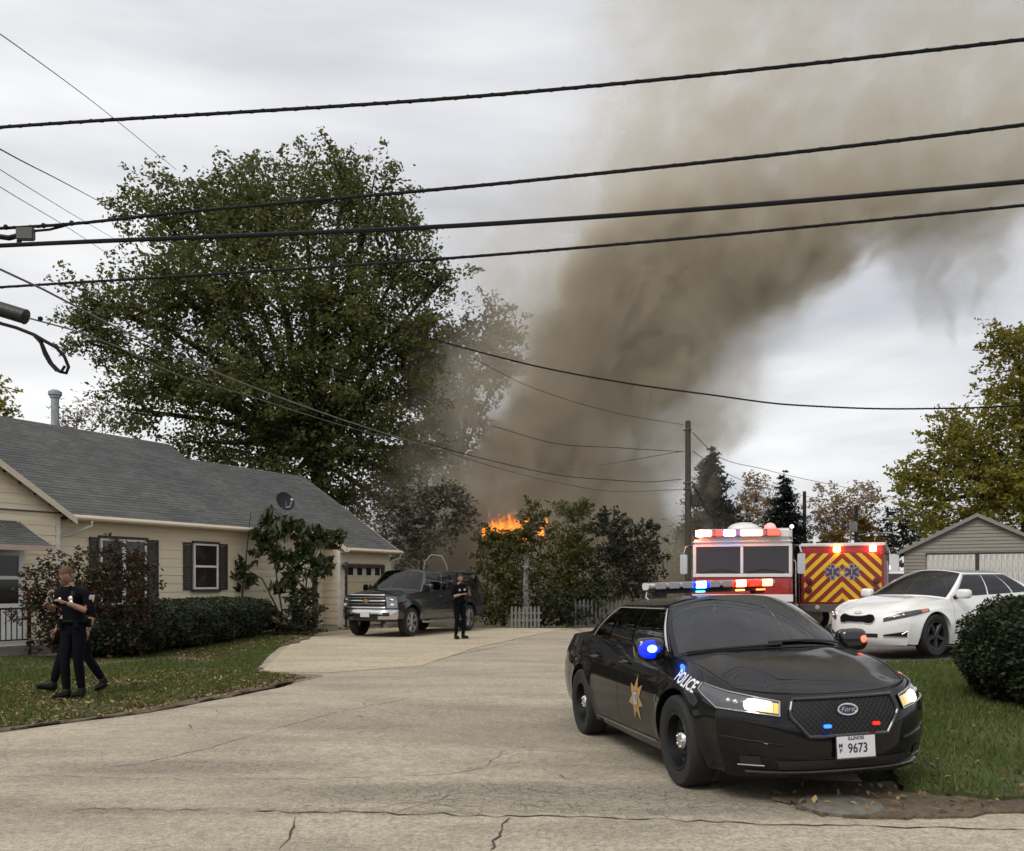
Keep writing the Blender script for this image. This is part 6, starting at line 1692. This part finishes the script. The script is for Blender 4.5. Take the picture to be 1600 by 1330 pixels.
wire([(655, 690, 28), (760, 718, 31), (900, 746, 34.5), (1000, 753, 36), (1066, 749, 37)], .014, 'upper of the paired cables ending at the tall pole')
wire([(640, 520, 20), (655, 524, 20), (760, 553, 20), (850, 575, 20), (980, 599, 20), (1110, 617, 20), (1240, 633, 20), (1400, 639, 20), (1530, 637, 20), (1700, 624, 20)], .018, 'single bouncing cable swinging across the smoke in mid sky', lash=True)
wire([(740, 560, 30), (830, 605, 33), (960, 645, 35.5), (1068, 664, 37)], .010, 'thin wire dropping right to the pole top through the smoke')
wire([(770, 666, 32), (880, 695, 34.5), (970, 700, 36), (1068, 706, 37)], .012, 'thin slack wire ending just below the pole top')
wire([(700, 752, 44), (800, 746, 42), (930, 728, 40), (1068, 705, 37)], .011, 'thin wire rising from the burning house to the pole')
wire([(1082, 676, 37), (1125, 715, 42), (1200, 735, 50), (1338, 765, 58), (1420, 782, 66)], .016, 'thin wire running back along the street from the tall pole')
wire([(1082, 705, 37), (1140, 742, 44), (1257, 775, 62), (1420, 800, 80)], .014, 'lower thin wire running back past the far poles')
wire([(-900, -560, 8), (-120, -30, 10), (0, 53, 13), (150, 163, 20), (275, 265, 32)], .008, 'steep hair-thin wire at the top left corner')
wire([(-900, -210, 9), (-80, 185, 12), (0, 233, 15), (90, 280, 22), (165, 320, 34)], .012, 'steep wire entering the maple from the upper left')
wire([(-900, -230, 9), (-60, 225, 12), (0, 265, 15), (130, 345, 26), (180, 374, 34)], .007, 'faint thin wire above the splice box')
wire([(-900, -215, 9), (-60, 250, 12), (0, 292, 15), (100, 352, 22), (185, 408, 34)], .007, 'faintest thin wire passing behind the splice box')

# ------------------------------------------------------------------ people
def skin_mesh(V, E_, RAD, root=0, sub=1):
    me = bpy.data.meshes.new('body'); me.from_pydata(V, E_, []); o = bpy.data.objects.new('body', me); COL.objects.link(o)
    o.modifiers.new('skin', 'SKIN')
    for i, v in enumerate(me.skin_vertices[0].data):
        r = RAD[i]; v.radius = r if isinstance(r, tuple) else (r, r); v.use_root = (i == root)
    m_ = o.modifiers.new('sub', 'SUBSURF'); m_.levels = sub; m_.render_levels = sub
    dg = bpy.context.evaluated_depsgraph_get(); dg.update()
    r = bpy.data.meshes.new_from_object(o.evaluated_get(dg))
    Vv = np.array([tuple(v.co) for v in r.vertices]).reshape(-1, 3); Ff = [tuple(p.vertices) for p in r.polygons]
    bpy.data.objects.remove(o); bpy.data.meshes.remove(me); bpy.data.meshes.remove(r)
    return Vv, Ff


MUNI = mat('navy_uniform', (.0040, .0045, .0075), .9, var=.3, vscale=14, bump=.3, bscale=18, spec=.12)
MSKIN = mat('skin', (.33, .185, .125), .6, var=.25, vscale=9)
MBOOT = mat('boot_black', (.004, .004, .004), .6, spec=.25)


def person(label, loc, rz, J, short_sleeve=True, hair=(.25, .12, .05), head_pitch=0.0, head_yaw=0.0, scale=1.0, hair_long=False, group='police officers at the scene'):
    """J: joints in body space (x right-hand side of the figure is -x, faces -y)"""
    root = empty('person', loc, rz, label, 'person', group); root.scale = (scale,) * 3
    V, E_, RD = [], [], []
    def j(p, r, parent=None):
        V.append(tuple(p)); RD.append(r); i = len(V) - 1
        if parent is not None: E_.append((parent, i))
        return i
    pel = j(J['pelvis'], (.165, .115)); ch0 = Vector(J['pelvis']); ch1 = Vector(J['chest']); nk = Vector(J['neck'])
    w = j(ch0.lerp(ch1, .45), (.15, .105), pel); ch = j(ch1, (.185, .125), w); up = j(ch1.lerp(nk, .55), (.15, .10), ch); n0 = j(nk, .062, up); n1 = j(nk + (Vector(J['head']) - nk) * .45, .055, n0)
    for sd in ('r', 'l'):
        sh = j(J['sh' + sd], .078, up); el = j(Vector(J['sh' + sd]).lerp(Vector(J['el' + sd]), .5), .062, sh); e2 = j(J['el' + sd], .050, el); f1 = j(Vector(J['el' + sd]).lerp(Vector(J['wr' + sd]), .4), .046, e2); wr = j(J['wr' + sd], .030, f1)
        hp_ = j(J['hip' + sd], .105, pel); th = j(Vector(J['hip' + sd]).lerp(Vector(J['kn' + sd]), .5), .092, hp_); kn = j(J['kn' + sd], .068, th); cf = j(Vector(J['kn' + sd]).lerp(Vector(J['an' + sd]), .4), .066, kn); an = j(J['an' + sd], .052, cf)
        J['_' + sd] = (cf, an)
    BV, BF = skin_mesh(V, E_, RD, 0, 1)
    parts_v = [BV]; parts_f = [list(BF)]; mats_i = []
    segs = [(Vector(J['el' + s_]), Vector(J['wr' + s_])) for s_ in 'rl']
    for f in BF:
        c = Vector(BV[list(f)].mean(0)); mi = 0
        for a, b in segs:
            t = (c - a).dot(b - a) / (b - a).length_squared; d = (c - (a + (b - a) * max(0, min(1, t)))).length
            if d < .075 and t > (.22 if short_sleeve else .9): mi = 1
        if c.z > nk.z + .005 and (c - nk).length < .2: mi = 1
        mats_i.append(mi)
    base = len(BV)
    def addm(V_, F_, mi):
        nonlocal base
        parts_v.append(np.array(V_)); parts_f.append([tuple(base + i for i in f) for f in F_]); mats_i.extend([mi] * len(F_)); base += len(V_)
    # head with jaw, brow, nose
    hm = MB(); hm.ell((0, 0, 0), (.077, .097, .118), 22, 18); HV = []
    for v in hm.V:
        x, y, z = v
        if z < 0: k = 1 + .45 * z / .118 * .55; x *= k; y = y * k if y > 0 else y * (1 + .10 * z / .118)
        if y < 0: y = y * .94 - .020 * math.exp(-((x / .016) ** 2 + ((z + .012) / .026) ** 2)) + .008 * math.exp(-(((abs(x) - .032) / .016) ** 2 + ((z - .014) / .014) ** 2)) - .006 * math.exp(-((x / .026) ** 2 + ((z + .058) / .012) ** 2))
        HV.append((x, y, z))
    Mh = Matrix.Translation(J['head']) @ Matrix.Rotation(head_yaw, 4, 'Z') @ Matrix.Rotation(head_pitch, 4, 'X')
    addm([tuple(Mh @ Vector(v)) for v in HV], hm.F, 1)
    # hands: palm and five fingers, slightly curled
    for sd, sx in (('r', -1), ('l', 1)):
        wr = Vector(J['wr' + sd]); d = (wr - Vector(J['el' + sd])).normalized(); side = Vector((0, -1, 0)); side = (side - d * side.dot(d)).normalized(); pn = d.cross(side)
        if pn.x * -sx < 0: pn = -pn
        HV_, HE, HR = [tuple(wr - d * .02), tuple(wr + d * .045), tuple(wr + d * .085)], [(0, 1), (1, 2)], [(.022, .022), (.034, .018), (.034, .016)]
        PV, PF = skin_mesh(HV_, HE, HR, 0, 1); addm(PV, PF, 1)
        for fi, (o_, L) in enumerate(((.026, .072), (.009, .082), (-.009, .076), (-.025, .060))):
            b = wr + d * .075 + side * o_; c1_ = b + d * L * .5 + pn * L * .10; c2_ = c1_ + d * L * .36 + pn * L * .28
            PV, PF = skin_mesh([tuple(b), tuple(c1_), tuple(c2_)], [(0, 1), (1, 2)], [.0095, .0085, .0065], 0, 1); addm(PV, PF, 1)
        b = wr + d * .025 + side * .028; c1_ = b + d * .03 + side * .025; c2_ = c1_ + d * .03 + side * .004
        PV, PF = skin_mesh([tuple(b), tuple(c1_), tuple(c2_)], [(0, 1), (1, 2)], [.0115, .010, .0075], 0, 1); addm(PV, PF, 1)
    me = bpy.data.meshes.new('body'); me.from_pydata([tuple(v) for v in np.concatenate(parts_v)], [], [f for p in parts_f for f in p])
    for m_ in (MUNI, MSKIN): me.materials.append(m_)
    me.polygons.foreach_set('material_index', mats_i); me.polygons.foreach_set('use_smooth', [True] * len(me.polygons))
    link('body', me, root)
    # hair, ears
    mb = MB(); mb.ell((0, .012, .022), (.084, .100, .108), 22, 16); V2 = []
    for v in mb.V:
        x, y, z = v
        lim = .05 if y < -.04 else (-.045 if not hair_long else -.09) if y > .0 else .0
        V2.append((x * (1 if z > lim else .8), y * (1 if z > lim else .8), max(z, lim - .01) if z < lim else z))
    mb.V = [tuple(Mh @ Vector(v)) for v in V2]; mb.build('hair', mat('hair_%d' % (hair[0] * 1000), hair, .7, var=.4, vscale=60, bump=.6, bscale=120), root, True)
    for s_ in (-1, 1): MB().ell((s_ * .077, .012, -.005), (.012, .022, .032), 10, 8, Mh).build('ear', MSKIN, root, True)
    for s_ in (-1, 1): MB().ell((s_ * .030, -.083, .014), (.011, .006, .007), 10, 8, Mh).build('eye', mat('eye_dark', (.03, .025, .02), .2), root, True)
    # boots
    for sd in 'rl':
        an = Vector(J['an' + sd]); toe = Vector(J['to' + sd]); d = (toe - an); d.z = 0; d.normalize(); sd_ = Vector((-d.y, d.x, 0)); fl = min(an.z - .085, toe.z - .03)
        pit = math.atan2(toe.z - (an.z - .06), .19)
        Mb = Matrix.Translation(an) @ Matrix(((d.x, sd_.x, 0, 0), (d.y, sd_.y, 0, 0), (0, 0, 1, 0), (0, 0, 0, 1))) @ Matrix.Rotation(-pit * .8, 4, 'Y')
        b = MB(); b.ell((.075, 0, -.055), (.145, .050, .042), 16, 10, Mb); b.ell((.0, 0, -.02), (.062, .05, .085), 14, 10, Mb); b.box((-.055, -.045, -.100), (.205, .045, -.082), Mb); b.build('boot', MBOOT, root, True)
    # duty belt with pouches
    pv = Vector(J['pelvis']); bt = MB(); bt.tube([(pv.x + .185 * math.cos(a), pv.y + .135 * math.sin(a), pv.z + .085) for a in lin(0, 2 * math.pi, 25)], .026, 6); 
    for a in (.4, 1.2, 2.4, 3.5, 4.1, 5.4): bt.box((-.035, -.022, -.07), (.035, .022, .05), Matrix.Translation((pv.x + .205 * math.cos(a), pv.y + .155 * math.sin(a), pv.z + .07)) @ Matrix.Rotation(a + math.pi / 2, 4, 'Z'))
    bt.build('duty_belt', mat('belt_black', (.004, .004, .004), .75, spec=.15), root, bevel=.006)
    return root


# two officers on the lawn, one close behind the other
J1 = dict(pelvis=(0, 0, .95), chest=(.0, -.03, 1.28), neck=(0, -.06, 1.50), head=(-.03, -.11, 1.655), shr=(-.20, -.02, 1.42), shl=(.20, -.02, 1.43), elr=(-.31, -.02, 1.17), ell=(.29, -.04, 1.16), wrr=(-.20, -.25, 1.26), wrl=(.10, -.27, 1.29),
          hipr=(-.09, 0, .90), hipl=(.09, .0, .90), knr=(-.07, -.10, .50), knl=(.08, -.02, .50), anr=(-.05, -.08, .095), anl=(.07, .06, .10), tor=(-.09, -.28, .05), tol=(.09, -.14, .05))
ps = at(116, 1088, 12.15); off1 = person('officer with short reddish hair and bowed head, hands at the chest, on the front lawn', (ps.x, 12.15, zl(ps.x, 12.15) + .005), rad(-14), J1, head_pitch=rad(32), hair=(.13, .058, .026))
JB = dict(pelvis=(0, 0, .93), chest=(.0, -.05, 1.26), neck=(0, -.10, 1.47), head=(-.03, -.17, 1.60), shr=(-.20, -.02, 1.40), shl=(.20, -.02, 1.40), elr=(-.26, .03, 1.12), ell=(.27, .02, 1.11), wrr=(-.30, -.10, .90), wrl=(.30, -.08, .87),
          hipr=(-.09, 0, .88), hipl=(.09, .0, .88), knr=(-.14, -.16, .50), knl=(.14, .05, .50), anr=(-.22, -.22, .13), anl=(.25, .22, .16), tor=(-.30, -.40, .13), tol=(.30, .06, .05))
ps = at(121, 1083, 12.75); offb = person('dark uniformed officer striding close behind the officer with reddish hair, mostly hidden', (ps.x, 12.75, zl(ps.x, 12.75) + .005), rad(-24), JB, head_pitch=rad(40), hair=(.03, .02, .014))
MBADGE = mat('badge_silver', (.65, .60, .58), .35, .4)
for x, z, y, r_ in ((.085, 1.345, -.165, .036), (-.085, 1.335, -.165, .026), (.10, 1.29, -.172, .032)): MB().lathe([(0, 0), (r_ * .8, 0), (r_, .008), (r_ * .5, .016), (0, .018)], 8, Matrix.Translation((x, y, z)) @ Matrix.Rotation(math.pi, 4, 'Z')).build('badge', MBADGE, off1)
for x in (-.255, .262):
    MB().box((-.012, -.05, -.055), (.012, .05, .055), Matrix.Translation((x * 1.07, -.01, 1.34)) @ Matrix.Rotation(rad(16 if x > 0 else -16), 4, 'Y')).build('shoulder_patch', MBADGE, off1, bevel=.01)
MB().box((.10, -.19, 1.37), (.15, -.155, 1.45)).build('radio_mic', M['black'], off1, bevel=.01)
# second officer by the pickup, hands raised to the chest
J2 = dict(pelvis=(0, 0, .97), chest=(.0, -.0, 1.30), neck=(0, -.02, 1.53), head=(.0, -.045, 1.69), shr=(-.20, .0, 1.45), shl=(.20, .0, 1.45), elr=(-.27, -.06, 1.17), ell=(.27, -.10, 1.19), wrr=(-.10, -.28, 1.24), wrl=(.12, -.31, 1.38),
          hipr=(-.09, 0, .92), hipl=(.09, .0, .92), knr=(-.10, -.03, .50), knl=(.12, -.03, .50), anr=(-.11, .02, .095), anl=(.13, .02, .095), tor=(-.14, -.20, .04), tol=(.17, -.20, .04))
ps = at(718, 996, 25.2); off2 = person('officer in black standing by the pickup door with hands raised to the chest', (ps.x, 25.2, .03), rad(35), J2, short_sleeve=True, hair=(.012, .010, .009), head_pitch=rad(8), hair_long=True)
MB().box((-.02, -.40, 1.38), (.10, -.34, 1.47)).build('hand_radio', M['black'], off2, bevel=.01)
for x, z in ((.08, 1.37), (-.08, 1.36)): MB().box((x - .03, -.150, z - .03), (x + .03, -.132, z + .03)).build('badge', MBADGE, off2, bevel=.006)
MB().box((-.255, -.05, 1.33), (-.232, .05, 1.43)).build('shoulder_patch', MBADGE, off2, bevel=.008)

# ------------------------------------------------------------------ smoke
def smoke_material(name, zmax, left, right, yc, ry, dmax, low=.0, col=(.78, .715, .585), dark=(.53, .468, .375), prof=None, edge=.22, scale=.16):
    m = bpy.data.materials.new(name); m.use_nodes = True; t = m.node_tree; t.nodes.clear()
    o_ = t.nodes.new('ShaderNodeOutputMaterial'); pv_ = t.nodes.new('ShaderNodeVolumePrincipled')
    v = t.nodes.new('ShaderNodeTexCoord').outputs['Object']; x, y, z = xyz(t, v)
    def curve(tab):
        n = t.nodes.new('ShaderNodeFloatCurve'); c = n.mapping.curves[0]; lo = min(b for _, b in tab); hi = max(b for _, b in tab)
        pts = sorted(((a / zmax), (b - lo) / max(1e-6, hi - lo)) for a, b in tab)
        c.points[0].location = pts[0]; c.points[1].location = pts[-1]
        for q in pts[1:-1]: c.points.new(*q)
        n.mapping.update(); t.links.new((z / zmax).cl().v, n.inputs['Value'])
        return X(t, n.outputs[0]) * (hi - lo) + lo
    n1 = noise(t, comb(t, x + z * .25, y, z * .8), scale, 4, .55, .5)
    xl, xr = curve(left), curve(right)
    n3 = noise(t, comb(t, x, y, z - 3.0), scale * 3.4, 4, .55, .8)
    xx = x + (n1 - .5) * 10.0 + (n3 - .5) * 4.6
    u = (xx - xl) / (xr - xl).mx(.3)
    e = u.step(0, edge) * (1.0 - u.step(1 - edge * .5, 1))
    yy = (y - yc - (n1 - .5) * 4.0) / ry
    e = e * (1.0 - (yy * yy).step(.15, 1.0))
    n2 = noise(t, comb(t, x - z * .35, y, z * .75), scale * 2.3, 5, .6, .9)
    core = curve(prof[0]) if prof else None
    d = e * ((n2 * 1.9 + n3 * 1.3 + n1 * .4 - 1.50).step(.0, .46) * (1.0 - low) + low)
    if prof:
        cx_, cw, cs = curve(prof[0]), curve(prof[1]), curve(prof[2])
        q = (xx - cx_) / cw
        d = d * (curve(prof[3]) + cs * (1.0 - (q * q).step(.0, 1.2)))
    t.links.new((d * dmax).v, pv_.inputs['Density']); t.links.new(mixc(t, (d * 1.5 - .25).cl(), col, dark), pv_.inputs['Color']); pv_.inputs['Anisotropy'].default_value = .15
    t.links.new(pv_.outputs[0], o_.inputs['Volume'])
    return m


SY = 45.0; k = SY / FPX
def sx(px): return (px - 800) * k
def sz(py): return EYE + (HOR - py) * k
LEFT = [(0, sx(590)), (sz(860), sx(590)), (sz(760), sx(600)), (sz(700), sx(610)), (sz(600), sx(640)), (sz(500), sx(670)), (sz(400), sx(620)), (sz(300), sx(720)), (sz(200), sx(860)), (sz(0), sx(860)), (44, sx(920))]
RIGHT = [(0, sx(1085)), (sz(860), sx(1080)), (sz(760), sx(1090)), (sz(690), sx(1160)), (sz(640), sx(1200)), (sz(540), sx(1240)), (sz(450), sx(1310)), (sz(380), sx(1410)), (sz(330), sx(1620)), (sz(280), sx(1780)), (sz(0), sx(1950)), (44, sx(2050))]
CX = [(0, sx(850)), (sz(760), sx(850)), (sz(700), sx(875)), (sz(600), sx(955)), (sz(520), sx(1000)), (sz(450), sx(1070)), (sz(380), sx(1190)), (sz(300), sx(1330)), (sz(150), sx(1380)), (44, sx(1500))]
CW = [(0, 3.6), (sz(760), 3.4), (sz(600), 4.3), (sz(450), 6.4), (sz(300), 13), (sz(150), 17), (44, 20)]
CS = [(0, .20), (sz(760), .75), (sz(680), 1.15), (sz(480), 1.1), (sz(380), .62), (sz(300), .26), (sz(150), .08), (44, .05)]
CB = [(0, .55), (sz(800), .42), (sz(700), .24), (sz(600), .17), (sz(400), .10), (sz(300), .080), (sz(150), .068), (44, .055)]
MSM = smoke_material('smoke', 44, LEFT, RIGHT, SY, 8.0, 1.0, .07, prof=(CX, CW, CS, CB))
lf, rt_ = pchip(LEFT), pchip(RIGHT)
mb = MB(); zs = lin(-.3, 43, 40)
mb.grid(lambda a, z: ((lf(z) + rt_(z)) / 2 + ((rt_(z) - lf(z)) / 2 + 3.5) * math.cos(a), SY + 9.0 * math.sin(a), z), lin(0, 2 * math.pi, 33), zs)
n = len(zs); V0 = len(mb.V)
mb.F.append(tuple(i * n for i in range(32))); mb.F.append(tuple(i * n + n - 1 for i in range(32)))
sm = mb.build('smoke', MSM, kind='stuff'); tag(sm, 'tall plume of brown-grey smoke leaning right over the street')
# the wisp hanging down at right
L2 = [(0, sx(1500)), (sz(520), sx(1480)), (sz(450), sx(1430)), (sz(380), sx(1380)), (sz(320), sx(1370)), (30, sx(1380))]
R2 = [(0, sx(1510)), (sz(520), sx(1515)), (sz(450), sx(1540)), (sz(380), sx(1590)), (sz(320), sx(1650)), (30, sx(1700))]
MS2 = smoke_material('smoke_wisp', 30, L2, R2, SY, 5.0, .16, .2, edge=.45)
mb = MB(); mb.grid(lambda a, z: ((sx(1500)) + 6.2 * math.cos(a), SY + 5.5 * math.sin(a), z), lin(0, 2 * math.pi, 25), lin(sz(530), sz(300), 6))
mb.F.append(tuple(i * 6 for i in range(24))); mb.F.append(tuple(i * 6 + 5 for i in range(24)))
tag(mb.build('smoke', MS2, kind='stuff'), 'thin ragged wisp of smoke hanging at right under the plume')
